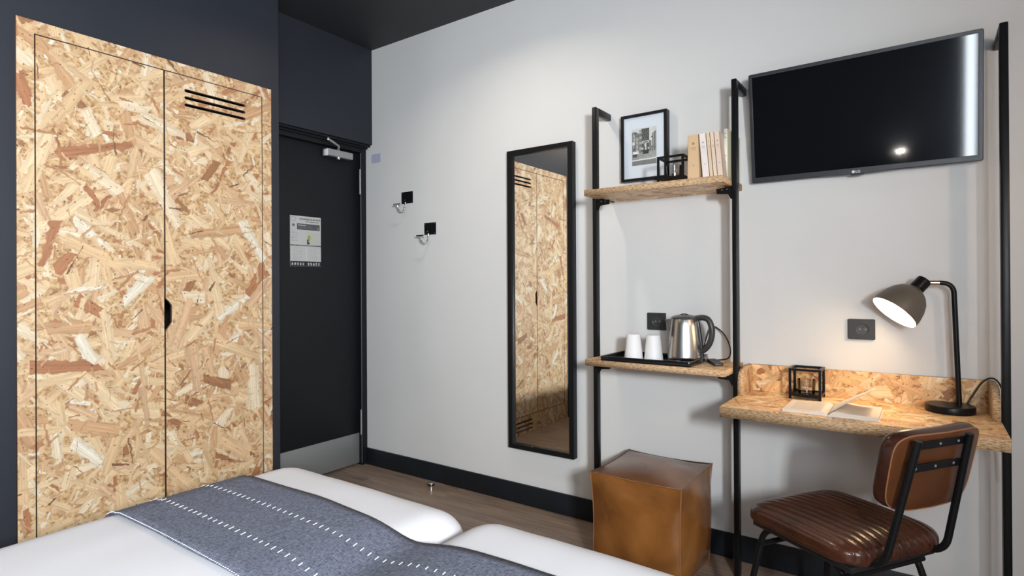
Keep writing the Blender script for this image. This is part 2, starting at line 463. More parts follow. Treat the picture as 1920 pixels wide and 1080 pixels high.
def box(name, x, y, z, m, parent=None, bevel=0.0, local=False, seg=2):
    o = mk(name, boxv(sorted(x), sorted(y), sorted(z)), BOXF, m, None)
    if bevel: shade_flat_bevel(o, bevel, seg)
    if parent is not None: attach(o, parent, local)
    return o


def multi(name, parts, m, parent=None, local=False, bevel=0.0, kind=None):
    V, F = [], []
    for (x, y, z) in parts:
        n = len(V); V += boxv(sorted(x), sorted(y), sorted(z)); F += [tuple(i + n for i in f) for f in BOXF]
    o = mk(name, V, F, m, None, kind=kind)
    if bevel: shade_flat_bevel(o, bevel, 1)
    if parent is not None: attach(o, parent, local)
    return o


def catmull(P, n=8):
    P = [Vector(p) for p in P]
    out = []
    for i in range(len(P) - 1):
        a = P[i - 1] if i else P[0] * 2 - P[1]
        b, c = P[i], P[i + 1]
        d = P[i + 2] if i + 2 < len(P) else P[-1] * 2 - P[-2]
        for k in range(n):
            t = k / n
            out.append(.5 * ((2 * b) + (c - a) * t + (2 * a - 5 * b + 4 * c - d) * t * t + (3 * b - a - 3 * c + d) * t ** 3))
    out.append(P[-1])
    return out


def fillet(P, r, n=6):
    """polyline with rounded corners"""
    P = [Vector(p) for p in P]; out = [P[0]]
    for i in range(1, len(P) - 1):
        a = (P[i - 1] - P[i]); b = (P[i + 1] - P[i]); ra = min(r, a.length * .49, b.length * .49)
        s = P[i] + a.normalized() * ra; e = P[i] + b.normalized() * ra
        for k in range(n + 1):
            t = k / n; out.append((1 - t) ** 2 * s + 2 * t * (1 - t) * P[i] + t * t * e)
    out.append(P[-1]); return out


def sweep(path, prof, closed=False):
    """sweep a 2-D profile [(u,v)] along a path"""
    V, F = [], []
    n = len(path); k = len(prof)
    up = None
    for i, p in enumerate(path):
        if closed: t = (path[(i + 1) % n] - path[i - 1]).normalized()
        else: t = (path[min(i + 1, n - 1)] - path[max(i - 1, 0)]).normalized()
        if up is None:
            up = Vector((0, 0, 1)) if abs(t.z) < .9 else Vector((0, 1, 0))
        s = t.cross(up).normalized(); up = s.cross(t).normalized()
        for (u, v) in prof: V.append(p + s * u + up * v)
    m = n if closed else n - 1
    for i in range(m):
        for j in range(k):
            a = i * k + j; b = i * k + (j + 1) % k; c = ((i + 1) % n) * k + (j + 1) % k; d = ((i + 1) % n) * k + j
            F.append((a, b, c, d))
    if not closed:
        F.append(tuple(range(k - 1, -1, -1))); F.append(tuple((n - 1) * k + j for j in range(k)))
    return V, F


def tube(name, path, r, m, parent=None, local=False, n=10, closed=False, flat=None):
    fl = flat or 1.0
    prof = [(r * cos(2 * pi * j / n), r * fl * sin(2 * pi * j / n)) for j in range(n)]
    V, F = sweep([Vector(p) for p in path], prof, closed)
    o = mk(name, V, F, m, None, smooth=True)
    try: o.data.set_sharp_from_angle(angle=radians(60))
    except Exception: pass
    if parent is not None: attach(o, parent, local)
    return o


def lathe(name, prof, centre, m, parent=None, n=32, axis=None, local=False, cap0=True, cap1=True, smooth=True, ribs=0, ribd=0.0, midx=None):
    """prof: [(radius, height)] turned about the axis through centre"""
    V, F = [], []
    k = len(prof)
    for i in range(n):
        a = 2 * pi * i / n
        for j, (r, h) in enumerate(prof):
            rr = r * (1 + (ribd * (1 if (i % 2) else -1) if ribs else 0))
            V.append(Vector((rr * cos(a), rr * sin(a), h)))
    for i in range(n):
        for j in range(k - 1):
            a = i * k + j; b = ((i + 1) % n) * k + j
            F.append((a, b, b + 1, a + 1))
    if cap0: F.append(tuple(i * k for i in range(n - 1, -1, -1)))
    if cap1: F.append(tuple(i * k + k - 1 for i in range(n)))
    R = Matrix.Identity(3)
    if axis is not None: R = Vector((0, 0, 1)).rotation_difference(Vector(axis).normalized()).to_matrix()
    V = [R @ v + Vector(centre) for v in V]
    o = mk(name, V, F, m, None, smooth=smooth)
    try: o.data.set_sharp_from_angle(angle=radians(38))
    except Exception: pass
    if parent is not None: attach(o, parent, local)
    return o


def rrect(x0, x1, y0, y1, r, n=5):
    P = []
    for cx, cy, a0 in ((x1 - r, y1 - r, 0), (x0 + r, y1 - r, 90), (x0 + r, y0 + r, 180), (x1 - r, y0 + r, 270)):
        for k in range(n + 1):
            a = radians(a0 + 90 * k / n); P.append((cx + r * cos(a), cy + r * sin(a)))
    return P


def circ(cx, cy, r, n=24):
    return [(cx + r * cos(2 * pi * k / n), cy + r * sin(2 * pi * k / n)) for k in range(n)]


# frames for plates: (u, v, w) -> world
def FX(x):  # plate on a plane x = const, seen from +x ; u = y, v = z, w = +x
    return Matrix(((0, 0, 1, x), (1, 0, 0, 0), (0, 1, 0, 0), (0, 0, 0, 1)))


def FY(y):  # plate on a plane y = const, seen from -y ; u = x, v = z, w = -y
    return Matrix(((1, 0, 0, 0), (0, 0, -1, y), (0, 1, 0, 0), (0, 0, 0, 1)))


def FZ(z):
    return Matrix(((1, 0, 0, 0), (0, 1, 0, 0), (0, 0, 1, z), (0, 0, 0, 1)))


def plate(name, outer, holes, t, frame, mats, parent=None, local=False, bevel=0.0):
    """flat plate with real holes; occupies w = 0..t of the frame. mats: face material, then edge material"""
    cu = bpy.data.curves.new(name, 'CURVE'); cu.dimensions = '2D'; cu.fill_mode = 'BOTH'
    cu.extrude = t / 2 - bevel; cu.bevel_depth = bevel; cu.bevel_resolution = 1
    if bevel: cu.offset = -bevel
    for P in [outer] + list(holes):
        s = cu.splines.new('POLY'); s.points.add(len(P) - 1)
        for i, (x, y) in enumerate(P): s.points[i].co = (x, y, 0, 1)
        s.use_cyclic_u = True
    tmp = bpy.data.objects.new('tmp', cu); COL.objects.link(tmp)
    bpy.context.view_layer.update()
    me = bpy.data.meshes.new_from_object(tmp.evaluated_get(bpy.context.evaluated_depsgraph_get()))
    bpy.data.objects.remove(tmp); bpy.data.curves.remove(cu)
    me.name = name; me.materials.clear()
    if not isinstance(mats, (list, tuple)): mats = [mats]
    for m in mats: me.materials.append(m)
    bm = bmesh.new(); bm.from_mesh(me); bmesh.ops.remove_doubles(bm, verts=bm.verts, dist=1e-6); bmesh.ops.recalc_face_normals(bm, faces=bm.faces)
    for f in bm.faces: f.material_index = 1 if (len(mats) > 1 and abs(f.normal.z) < .5) else 0
    bm.to_mesh(me); bm.free()
    me.transform(frame @ Matrix.Translation((0, 0, t / 2)))
    o = bpy.data.objects.new(name, me); COL.objects.link(o)
    if parent is not None: attach(o, parent, local)
    return o


def text(name, s, size, frame, m, parent=None, pos=(0, 0), depth=.0006, align='CENTER', bold=0.0, local=False, sx=1.0):
    cu = bpy.data.curves.new(name, 'FONT'); cu.body = s; cu.size = size; cu.extrude = depth / 2; cu.align_x = align; cu.offset = bold
    cu.resolution_u = 3
    tmp = bpy.data.objects.new('tmp', cu); COL.objects.link(tmp)
    bpy.context.view_layer.update()
    me = bpy.data.meshes.new_from_object(tmp.evaluated_get(bpy.context.evaluated_depsgraph_get()))
    bpy.data.objects.remove(tmp); bpy.data.curves.remove(cu)
    me.name = name; me.materials.clear(); me.materials.append(m)
    me.transform(frame @ Matrix.Translation((pos[0], pos[1], depth / 2)) @ Matrix.Diagonal((sx, 1, 1, 1)))
    o = bpy.data.objects.new(name, me); COL.objects.link(o)
    if parent is not None: attach(o, parent, local)
    return o


def printed(name, img, x0, x1, y0, y1, frame, m, parent=None):
    """flat print: a fine grid of coloured cells. img[row from top][col]"""
    h, w = img.shape[:2]
    V = []; F = []
    for j in range(h + 1):
        for i in range(w + 1):
            V.append(frame @ Vector((x0 + (x1 - x0) * i / w, y1 - (y1 - y0) * j / h, 0)))
    for j in range(h):
        for i in range(w):
            a = j * (w + 1) + i; F.append((a, a + w + 1, a + w + 2, a + 1))
    me = bpy.data.meshes.new(name); me.from_pydata([tuple(v) for v in V], [], F); me.materials.append(m)
    at = me.color_attributes.new('print_color', 'FLOAT_COLOR', 'CORNER')
    c = np.ones((h * w, 4, 4), dtype=np.float32); c[:, :, :3] = img.reshape(-1, 1, 3)
    at.data.foreach_set('color', c.ravel())
    me.update()
    o = bpy.data.objects.new(name, me); COL.objects.link(o)
    if parent is not None: attach(o, parent)
    return o


def rounded_block(hx, hy, hz, r, n=(30, 30, 6), fn=None):
    """grid box rounded with radius r; fn(v, normal) may move points. local, centred"""
    V, F, idx = [], [], {}

    def vid(p):
        k = (round(p[0], 5), round(p[1], 5), round(p[2], 5))
        if k not in idx:
            idx[k] = len(V); V.append(Vector(p))
        return idx[k]

    def lin(h, m_):
        return [-h + 2 * h * i / m_ for i in range(m_ + 1)]
    X, Y, Z = lin(hx, n[0]), lin(hy, n[1]), lin(hz, n[2])
    for z in (-hz, hz):
        for i in range(n[0]):
            for j in range(n[1]): F.append([vid((X[i], Y[j], z)), vid((X[i + 1], Y[j], z)), vid((X[i + 1], Y[j + 1], z)), vid((X[i], Y[j + 1], z))])
    for y in (-hy, hy):
        for i in range(n[0]):
            for j in range(n[2]): F.append([vid((X[i], y, Z[j])), vid((X[i + 1], y, Z[j])), vid((X[i + 1], y, Z[j + 1])), vid((X[i], y, Z[j + 1]))])
    for x in (-hx, hx):
        for i in range(n[1]):
            for j in range(n[2]): F.append([vid((x, Y[i], Z[j])), vid((x, Y[i + 1], Z[j])), vid((x, Y[i + 1], Z[j + 1])), vid((x, Y[i], Z[j + 1]))])
    rx, ry, rz = (r if isinstance(r, (tuple, list)) else (r, r, r))
    out = []
    for p in V:
        q = Vector((max(-hx + rx, min(hx - rx, p.x)), max(-hy + ry, min(hy - ry, p.y)), max(-hz + rz, min(hz - rz, p.z))))
        d = Vector(((p.x - q.x) / rx, (p.y - q.y) / ry, (p.z - q.z) / rz))
        nn = d.normalized() if d.length > 1e-6 else Vector((0, 0, 1))
        mx_ = max(abs(d.x), abs(d.y), abs(d.z))
        v = q + Vector((nn.x * rx, nn.y * ry, nn.z * rz)) * mx_ if d.length > 1e-6 else p
        out.append(fn(v.copy(), nn, p) if fn else v)
    return out, F


# ================================================================== room shell
XL, XD, XR = -2.55, -2.905, 1.0        # wardrobe wall, wall above the door, right-hand wall
XDOOR = -2.99
YB = -3.5                              # wall behind the bed
ZC = 2.674
YE = -0.8945                           # end of the wardrobe wall
WY0, WY1, WZ1 = -1.8975, -0.9435, 2.0935

floor = structure(box('floor', (-3.15, 1.12), (-3.62, .12), (-.16, -.009), mat('floor_screed', (.03, .025, .02), .9)))
plank_w, plank_l = .190, 1.20
pm = None
rowi = 0
y = 0.0
while y > YB:
    y0 = max(y - plank_w, YB)
    off = (0.31, 0.86, 0.55, 0.12, 0.98)[rowi % 5]
    x = -3.05 - off
    while x < XR:
        a, b = max(x, -3.05), min(x + plank_l, XR)
        if b - a > .02:
            full = abs(b - a - plank_l) < 1e-6 and abs(y - y0 - plank_w) < 1e-6
            if full and pm is not None:
                o = bpy.data.objects.new('plank', pm); COL.objects.link(o)
            else:
                w_, l_ = y - y0, b - a; g = .0007; c = .0008
                V = [(g - l_ / 2, g - w_ / 2, -.009), (l_ / 2 - g, g - w_ / 2, -.009), (l_ / 2 - g, w_ / 2 - g, -.009), (g - l_ / 2, w_ / 2 - g, -.009)]
                V += [(vx, vy, -c) for vx, vy, _ in V[:4]] + [(vx - c * (1 if vx > 0 else -1), vy - c * (1 if vy > 0 else -1), 0) for vx, vy, _ in V[:4]]
                F = [(0, 1, 5, 4), (1, 2, 6, 5), (2, 3, 7, 6), (3, 0, 4, 7), (4, 5, 9, 8), (5, 6, 10, 9), (6, 7, 11, 10), (7, 4, 8, 11), (8, 9, 10, 11)]
                o = mk('plank', V, F, FLOOR_MAT)
                if full: pm = o.data
            o.location = ((a + b) / 2, (y + y0) / 2, 0); o.parent = floor
        x += plank_l
    y -= plank_w; rowi += 1

structure(box('ceiling', (-3.15, 1.12), (-3.62, .12), (ZC, ZC + .12), CEIL_PAINT))
structure(box('wall_right', (-2.985, 1.0), (0, .12), (0, ZC), GREY_WALL))
structure(multi('wall_left', [((-3.10, XL), (-3.5, WY0), (0, ZC)), ((-3.10, XL), (WY1, YE), (0, ZC)), ((-3.10, XL), (WY0, WY1), (WZ1, ZC))], DARK_WALL))
structure(box('gap_shade_strip', (-2.600, -2.575), (YE, YE + .012), (0, ZC), mat('black_gap_shade', (.008, .008, .009), .6)))  # black strip standing in for the shade in the gap behind the wall end
# the short wall over the door and the outer skin behind it
structure(multi('wall_door_side', [((-3.10, XD), (YE, 0), (2.063, ZC)), ((-3.12, -3.035), (YE, 0), (0, 2.063))], DARK_WALL))
# window wall (right) with a real opening, wall behind the bed with a narrow opening and an added fill-light one
wy0, wy1, wz0, wz1 = -3.38, -2.84, .82, 2.28
structure(plate('wall_window_side', [(YB - .1, 0), (.12, 0), (.12, ZC), (YB - .1, ZC)], [[(wy0, wz0), (wy1, wz0), (wy1, wz1), (wy0, wz1)]], .12, FX(XR), [GREY_WALL, GREY_WALL]))
nx0, nx1, nz0, nz1 = .262, .345, .45, 2.45
structure(plate('wall_back', [(-3.10, 0), (XR, 0), (XR, ZC), (-3.10, ZC)], [[(nx0, nz0), (nx1, nz0), (nx1, nz1), (nx0, nz1)], [(.50, .85), (.94, .85), (.94, 2.25), (.50, 2.25)]], .10, FY(YB), [DARK_WALL, GREY_WALL]))
w1 = structure(plate('window_1', [(wy0, wz0), (wy1, wz0), (wy1, wz1), (wy0, wz1)], [[(wy0 + .03, wz0 + .03), (wy1 - .03, wz0 + .03), (wy1 - .03, wz1 - .03), (wy0 + .03, wz1 - .03)]], .05, FX(XR + .06), LINEN))
structure(box('window_pane', (XR + .083, XR + .089), (wy0 + .03, wy1 - .03), (wz0 + .03, wz1 - .03), PANE, w1))
bx0, bx1, bz0, bz1 = .50, .94, .85, 2.25
w3 = structure(plate('added_fill_window', [(bx0, bz0), (bx1, bz0), (bx1, bz1), (bx0, bz1)], [[(bx0 + .02, bz0 + .02), (bx1 - .02, bz0 + .02), (bx1 - .02, bz1 - .02), (bx0 + .02, bz1 - .02)]], .04, FY(YB - .05), LINEN))  # added window, only there to carry the frontal fill light
structure(box('window_pane', (bx0 + .02, bx1 - .02), (YB - .072, YB - .067), (bz0 + .02, bz1 - .02), PANE, w3))
w2 = structure(plate('window_2', [(nx0, nz0), (nx1, nz0), (nx1, nz1), (nx0, nz1)], [[(nx0 + .015, nz0 + .015), (nx1 - .015, nz0 + .015), (nx1 - .015, nz1 - .015), (nx0 + .015, nz1 - .015)]], .04, FY(YB - .05), LINEN))
structure(box('window_pane', (nx0 + .015, nx1 - .015), (YB - .072, YB - .067), (nz0 + .015, nz1 - .015), PANE, w2))
# skirting in separate lengths, one visible joint
sk = structure(box('baseboard_right', (-2.984, -2.2975), (-.012, 0), (0, .1055), TILE, None, .0012))
for a, b in ((-2.2960, -1.100), (-1.0985, .100), (.1015, 1.0)):
    o = box('board', (a, b), (-.012, 0), (0, .1055), TILE, None, .0012); o.parent = sk
structure(box('baseboard_back', (XL, XR), (YB, YB + .012), (0, .1055), TILE))
structure(box('baseboard_left', (XL, XL + .012), (YB, WY0 - .002), (0, .1055), DARK_WALL))

# ------------------------------------------------------------------ entrance door
door = structure(box('door_1', (XDOOR - .042, XDOOR), (-.872, -.0455), (.012, 2.012), DOOR_PAINT, None, .002))
fr = structure(multi('door_frame', [((-3.03, -2.962), (-.0445, -.001), (0, 2.062)), ((-3.03, -2.962), (-.8925, -.873), (0, 2.062)), ((-3.03, -2.962), (-.873, -.0445), (2.014, 2.062)),
                                    ((-2.962, -2.945), (-.8925, -.001), (2.040, 2.062)), ((-2.945, -2.918), (-.8925, -.001), (2.050, 2.062))], DOOR_PAINT, door, bevel=.002))
box('kick_plate', (XDOOR, XDOOR + .002), (-.836, -.0465), (.014, .2065), PLATE_METAL, door, .0006)['label'] = 'grey satin metal kick plate'
hg = tube('hinge', [(-2.962, -.052, 1.745), (-2.962, -.052, 1.905)], .006, GREY_METAL, door, n=10)
hg2 = tube('hinge', [(-2.962, -.052, .20), (-2.962, -.052, .36)], .006, GREY_METAL, door, n=10)
tube('door_seal', [(-2.958, -.050, .02), (-2.958, -.050, 2.01)], .003, mat('grey_rubber', (.06, .06, .06), .5), door, n=6)
# closer
cl = plate('door_closer', rrect(-.318, -.118, 1.952, 1.994, .006, 3), [], .042, FX(XDOOR + .0005), GREY_METAL, door, bevel=.003)
cl['label'] = 'silver overhead door closer'
plate('end_cap', rrect(-.3215, -.3105, 1.948, 1.987, .004, 3), [circ(-.316, 1.975, .003, 10), circ(-.316, 1.960, .003, 10)], .046, FX(XDOOR + .0005), mat('closer_cap', (.6, .61, .6), .4), cl)
lathe('pinion_cap', [(.002, -.016), (.010, -.013), (.0135, -.005), (.0135, .004)], (-2.962, -.222, 1.951), CHROME, cl, 20)
lathe('pinion_cap', [(.010, 0), (.010, .006), (.006, .009)], (-2.962, -.222, 1.992), CHROME, cl, 20)
tube('closer_arm', fillet([(-2.962, -.222, 2.000), (-2.940, -.232, 2.016), (-2.925, -.326, 2.040)], .02), .0075, GREY_METAL, cl, n=8, flat=.55)
tube('closer_arm', fillet([(-2.925, -.326, 2.046), (-2.938, -.262, 2.030)], .02), .007, GREY_METAL, cl, n=8, flat=.55)
lathe('arm_joint', [(.008, 0), (.009, .006), (.009, .014), (.004, .018)], (-2.925, -.326, 2.034), CHROME, cl, 16)

# ------------------------------------------------------------------ safety notice on the door
nt_root = root('safety_notice', (XDOOR + .001, -.439, 1.272), 'white and grey printed fire safety notice fixed to the dark door', 'sign')
plate('notice_board', [(-.5435, 1.272), (-.334, 1.272), (-.334, 1.568), (-.5435, 1.568)], [], .003, FX(XDOOR + .0005), mat('notice_white', (.50, .51, .50), .5), nt_root)
H_, W_ = 148, 104
img = np.full((H_, W_, 3), .50)
img[:, :] = (.50, .51, .50)
rr = np.random.default_rng(3)


def greek(x0, x1, y0, y1, c, step=3, fill=.7):
    for yy in range(y0, y1, step):
        L_ = int((x1 - x0) * rr.uniform(.65, 1))
        row = rr.random(L_) < fill
        img[yy, x0:x0 + L_][row] = c


img[22:40, 22:100] = (.075, .08, .085)
greek(25, 80, 24, 39, (.22, .22, .23), 4, .6); img[26:28, 26:52] = (.45, .45, .45)
for k, yy in enumerate((31, 35)): img[yy:yy + 1, 90 + k * 2:94 + k * 2] = (.5, .5, .5)
for (yy, xx) in np.ndindex(H_, W_):
    d = ((xx - 10) / 5) ** 2 + ((yy - 27) / 4) ** 2
    if d < 1: img[yy, xx] = (.12, .14, .15)
    if 1.0 < ((xx - 9) / 7) ** 2 + ((yy - 9) / 6) ** 2 < 1.7 and (xx + yy) % 3: img[yy, xx] = (.2, .32, .36)
greek(6, 18, 34, 42, (.3, .3, .3), 3, .5)
for yy in (48, 63, 71):
    img[yy:yy + 2, 5:8] = (.12, .12, .12); greek(9, 28, yy, yy + 4, (.25, .25, .25), 2, .6)
greek(7, 30, 55, 60, (.3, .3, .3), 2, .5)
img[46:84, 54:100] = (.47, .48, .46)
for yy in range(48, 82):
    for xx in range(52, 84):
        d = ((xx - 63) / 11) ** 2 + ((yy - 62) / 12) ** 2
        if d < 1: img[yy, xx] = (.50, .52, .30) if d > .5 else (.42, .46, .24)
        if ((xx - 78) / 7) ** 2 + ((yy - 68) / 8) ** 2 < 1: img[yy, xx] = (.48, .50, .36)
img[56:72, 60:65] = (.28, .30, .16); img[68:83, 56:61] = (.03, .03, .03); img[76:82, 61:65] = (.06, .06, .06)
img[85:88, :] = (.045, .05, .055); greek(8, 98, 86, 87, (.3, .3, .3), 3, .5)
greek(8, 50, 92, 131, (.34, .35, .35), 3, .65); greek(58, 98, 92, 131, (.34, .35, .35), 3, .65)
img[90:132, 53:55] = (.56, .56, .60)
img[133:, :] = (.012, .013, .015)
x_ = 4
while x_ < 98:
    if not (48 < x_ < 56):
        for yy in range(137, 145):
            for xx in range(x_, min(x_ + 5, W_)):
                if rr.random() < .62: img[yy, xx] = (.62, .62, .60)
    x_ += 9
img *= .85
printed('notice_print', img, -.5430, -.3345, 1.2725, 1.5675, FX(XDOOR + .0040), PRINT, nt_root)
INK = mat('black_ink', (.02, .02, .022), .5)
text('lettering', 'CONSIGNES DE SÉCURITÉ', .0125, FX(XDOOR + .0042), INK, nt_root, (-.411, 1.5465), bold=.0002, sx=.98)
text('lettering', 'SAFETY INSTRUCTIONS', .0088, FX(XDOOR + .0042), INK, nt_root, (-.396, 1.5335), sx=.98)
tag(box('wall_sticker', (-2.909, -2.8245), (-.0015, -.0002), (1.944, 2.001), mat('lilac_sticker', (.44, .46, .60), .6)), 'small pale lilac rectangular sticker on the grey wall near the door lintel', 'sticker')

# ================================================================== wardrobe
EDGE_GAP_DARK = mat('brown_board_edge_gap_shade', (.07, .042, .026), .7)  # dark brown board edge, which also paints shade into the door gaps
wr = root('wardrobe', (XL, (WY0 + WY1) / 2, 0), 'tall built-in two-door strand board wardrobe in the dark wall', 'wardrobe')
FT = .014  # the front stands proud of the wall
DY0, DY1, DM, DZ0, DZ1 = -1.8438, -.9928, -1.4203, .140, 2.0437
G = .0042


def slots(y0, y1, zs, hh=.0065):
    return [rrect(y0, y1, z - hh, z + hh, hh - .0002, 4) for z in zs]


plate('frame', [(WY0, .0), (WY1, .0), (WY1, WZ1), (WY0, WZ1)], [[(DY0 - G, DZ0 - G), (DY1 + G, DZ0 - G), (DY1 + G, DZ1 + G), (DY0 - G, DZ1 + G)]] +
      slots(-1.341, -1.072, (.030, .062, .094)), .028, FX(XL - .014), [OSB_YZ, EDGE_GAP_DARK], wr)
plate('door', [(DY0, DZ0), (DM - G, DZ0), (DM - G, DZ1), (DY0, DZ1)], [], .022, FX(XL - .0085), [OSB_YZ, EDGE_GAP_DARK], wr)
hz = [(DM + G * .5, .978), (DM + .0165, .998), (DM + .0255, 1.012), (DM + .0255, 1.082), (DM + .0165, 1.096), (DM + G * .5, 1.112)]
rd = plate('door', [(DM + G * .5, DZ0), (DY1, DZ0), (DY1, DZ1), (DM + G * .5, DZ1)] + hz[::-1], slots(-1.341, -1.072, (1.9245, 1.9545, 1.9845)), .022, FX(XL - .0085), [OSB_YZ, EDGE_GAP_DARK], wr)
rd['label'] = 'right door with three vent slots and a finger notch'
multi('carcass', [((-3.05, -3.03), (DY0, DY1), (.10, 2.06)), ((-3.03, XL - .016), (DY0 - .02, DY0 - .004), (.0, 2.08)), ((-3.03, XL - .016), (DY1 + .004, DY1 + .02), (.0, 2.08)),
                  ((-3.03, XL - .016), (DY0, DY1), (.105, .12)), ((-3.03, XL - .016), (DY0, DY1), (2.062, 2.078)), ((-3.03, XL - .03), (DM - .008, DM + .008), (.12, 2.06))],
      mat('dark_cabinet_inside', (.012, .010, .008), .9), wr)

# ================================================================== beds


def sheet_mesh(hx, hy, hz, seed):
    def f(v, n, p):
        w = noise.noise(Vector((v.x * 3 + seed, v.y * 2.2, v.z * 3))) * .004 + noise.noise(Vector((v.x * 9 + seed, v.y * 7, v.z * 9))) * .0014
        crown = 0
        if v.z > 0: crown = .010 * (1 - (v.x / hx) ** 2) * (1 - (v.y / hy) ** 4)
        return v + n * w + Vector((0, 0, crown))
    return rounded_block(hx, hy, hz, (.105, .12, .09), (44, 80, 12), f)


BZ = .560
B1, B2 = (-1.812, -.984), (-.982, -.122)
BY0, BY1 = -3.40, -1.305
for i, (a, b) in enumerate((B1, B2)):
    bd = root('single_bed', ((a + b) / 2, (BY0 + BY1) / 2, 0), ('single bed next to the wardrobe, white cotton cover, pushed against the other bed' if i == 0 else 'single bed nearer the desk chair, white cotton cover, pushed against the other bed'), 'bed')
    by1 = BY1 + (.012 if i else .0)
    V, F = sheet_mesh((b - a) / 2, (by1 - BY0) / 2, .13, i * 11.3)
    V = [v + Vector(((a + b) / 2, (BY0 + by1) / 2, BZ - .13)) for v in V]
    mk('covered_mattress', V, F, LINEN, bd, smooth=True)
    box('bed_base', (a + .05, b - .05), (BY0 + .03, BY1 - .05), (.07, .312), BEDBASE, bd, .01)
    for lx in (a + .10, b - .10):
        for ly in (BY0 + .10, BY1 - .14):
            lathe('leg', [(.018, 0), (.024, .075)], (lx, ly, 0), BLACK_METAL, bd, 16)

# runner laid across both beds


def runner_profile():
    x0, x1 = B1[0], B2[1]
    R = .105; off = .004
    zt = BZ + .010
    P = []
    P.append((x0 - off - .004, .34)); P.append((x0 - off - .003, .42))
    for k in range(0, 9):
        a = pi - (pi / 2) * k / 8
        P.append((x0 - off + R + R * cos(a), zt - .092 + .092 * sin(a)))
    n = 60
    xs = np.linspace(x0 + R + .01, x1 - R - .01, n)
    gx = (B1[1] + B2[0]) / 2
    for x in xs:
        t = (x - gx) / .095
        dip = .018 * math.exp(-t * t)
        crown = 0
        for (a, b) in (B1, B2):
            if a < x < b:
                u = (x - (a + b) / 2) / ((b - a) / 2); crown = .010 * (1 - u * u)
        P.append((float(x), zt + crown * .9 - dip))
    for k in range(0, 9):
        a = pi / 2 - (pi / 2) * k / 8
        P.append((x1 + off - R + R * cos(a), zt - .092 + .092 * sin(a)))
    P.append((x1 + off + .003, .42)); P.append((x1 + off + .004, .34))
    return P


RP = runner_profile()
RY0, RY1 = -1.907, -1.548
rn = root('bed_runner', (-.96, (RY0 + RY1) / 2, .34), 'slate blue woven bed runner with two rows of white stitches across both beds', 'bed runner')
ny = 14
V, F = [], []
for (x, z) in RP:
    for j in range(ny + 1):
        t = j / ny
        yy = RY0 + (RY1 - RY0) * t + .004 * noise.noise(Vector((x * 4, t * 3, 2)))
        if j == ny: yy += .010 * noise.noise(Vector((x * 2.5, 9, 2)))
        V.append((x, yy, z + .0016 * noise.noise(Vector((x * 7, yy * 9, 1)))))
k = ny + 1
for i in range(len(RP) - 1):
    for j in range(ny):
        F.append((i * k + j, (i + 1) * k + j, (i + 1) * k + j + 1, i * k + j + 1))
nv = len(V)
cloth = mk('cloth', V, F, RUNNER, rn, smooth=True)
sol = cloth.modifiers.new('thickness', 'SOLIDIFY'); sol.thickness = .003; sol.offset = 1


def at_runner(s_x):
    for i in range(len(RP) - 1):
        (xa, za), (xb, zb) = RP[i], RP[i + 1]
        if xa <= s_x <= xb and xb > xa:
            t = (s_x - xa) / (xb - xa); return za + (zb - za) * t, math.atan2(zb - za, xb - xa)
    return BZ, 0


def stitch_row(name, yc, dx, ln, wd, lean, x0, x1, lift=.0046):
    V, F = [], []
    x = x0
    while x < x1:
        z, sl = at_runner(x)
        tx, tz = cos(sl), sin(sl)
        l_ = ln * random.uniform(.8, 1.1); ly = l_ / 2
        for (sx_, sy) in ((-1, -1), (1, -1), (1, 1), (-1, 1)):
            for h in (0, .0012):
                px = sx_ * wd / 2 + sy * lean * ly
                V.append((x + px * tx - sin(sl) * (h + lift), yc + sy * ly, z + px * tz + cos(sl) * (h + lift)))
        n = len(V) - 8
        F += [tuple(n + i for i in f) for f in ((1, 3, 5, 7), (0, 2, 3, 1), (2, 4, 5, 3), (4, 6, 7, 5), (6, 0, 1, 7))]
        x += dx * random.uniform(.92, 1.08)
    return mk(name, V, F, THREAD, rn, kind='stuff')


s1 = stitch_row('stitching', -1.667, .0245, .0135, .0024, -.25, -1.79, -.16); s1['label'] = 'row of short white stitches'
s2 = stitch_row('stitching', -1.798, .0245, .0135, .0024, -.25, -1.79, -.16); s2['label'] = 'row of short white stitches'
s3 = stitch_row('edge_stitching', RY0 + .0015, .0080, .0028, .0019, .3, -1.765, -.16, .0036); s3['label'] = 'white overlocked edge'

# ================================================================== shelving
UPX = ((-1.2375, -1.2172), (-.6212, -.6008), (.1935, .2155))
UPL = ('black metal upright left of the shelves, nearest the mirror', 'black metal upright between the shelves and the desk', 'black metal upright at the far right end of the desk')
UPY = ((-.160, -.127), (-.162, -.128), (-.182, -.146))
for (x0, x1), lb, (y0, y1) in zip(UPX, UPL, UPY):
    u = root('shelf_upright', ((x0 + x1) / 2, (y0 + y1) / 2, 0), lb, 'upright', 'black metal uprights of the wall shelving')
    box('post', (x0, x1), (y0, y1), (0, 1.967), BLACK_METAL, u, .003)
    box('wall_arm', (x0, x1), (y1 - .001, -.0005), (1.937, 1.967), BLACK_METAL, u, .002)


def bracket(parent, x, z, side, y0=-.150, deep=True):
    """angle bracket: plate against the post's side, flange under the board. side=+1: board lies towards +x"""
    s = side
    pts = [(x + s * .000, z), (x + s * .062, z - .006 if deep else z), (x + s * .060, z - .026), (x + s * .016, z - .030), (x + s * .006, z - .050), (x, z - .050)]
    b_ = plate('bracket', pts if s > 0 else pts[::-1], [circ(x + s * .020, z - .010, .0028, 10), circ(x + s * .040, z - .012, .0028, 10)], .003, FY(y0), BLACK_METAL, parent)
    box('flange', (min(x, x + s * .03), max(x, x + s * .03)), (y0, -.03), (z - .003, z), BLACK_METAL, b_)


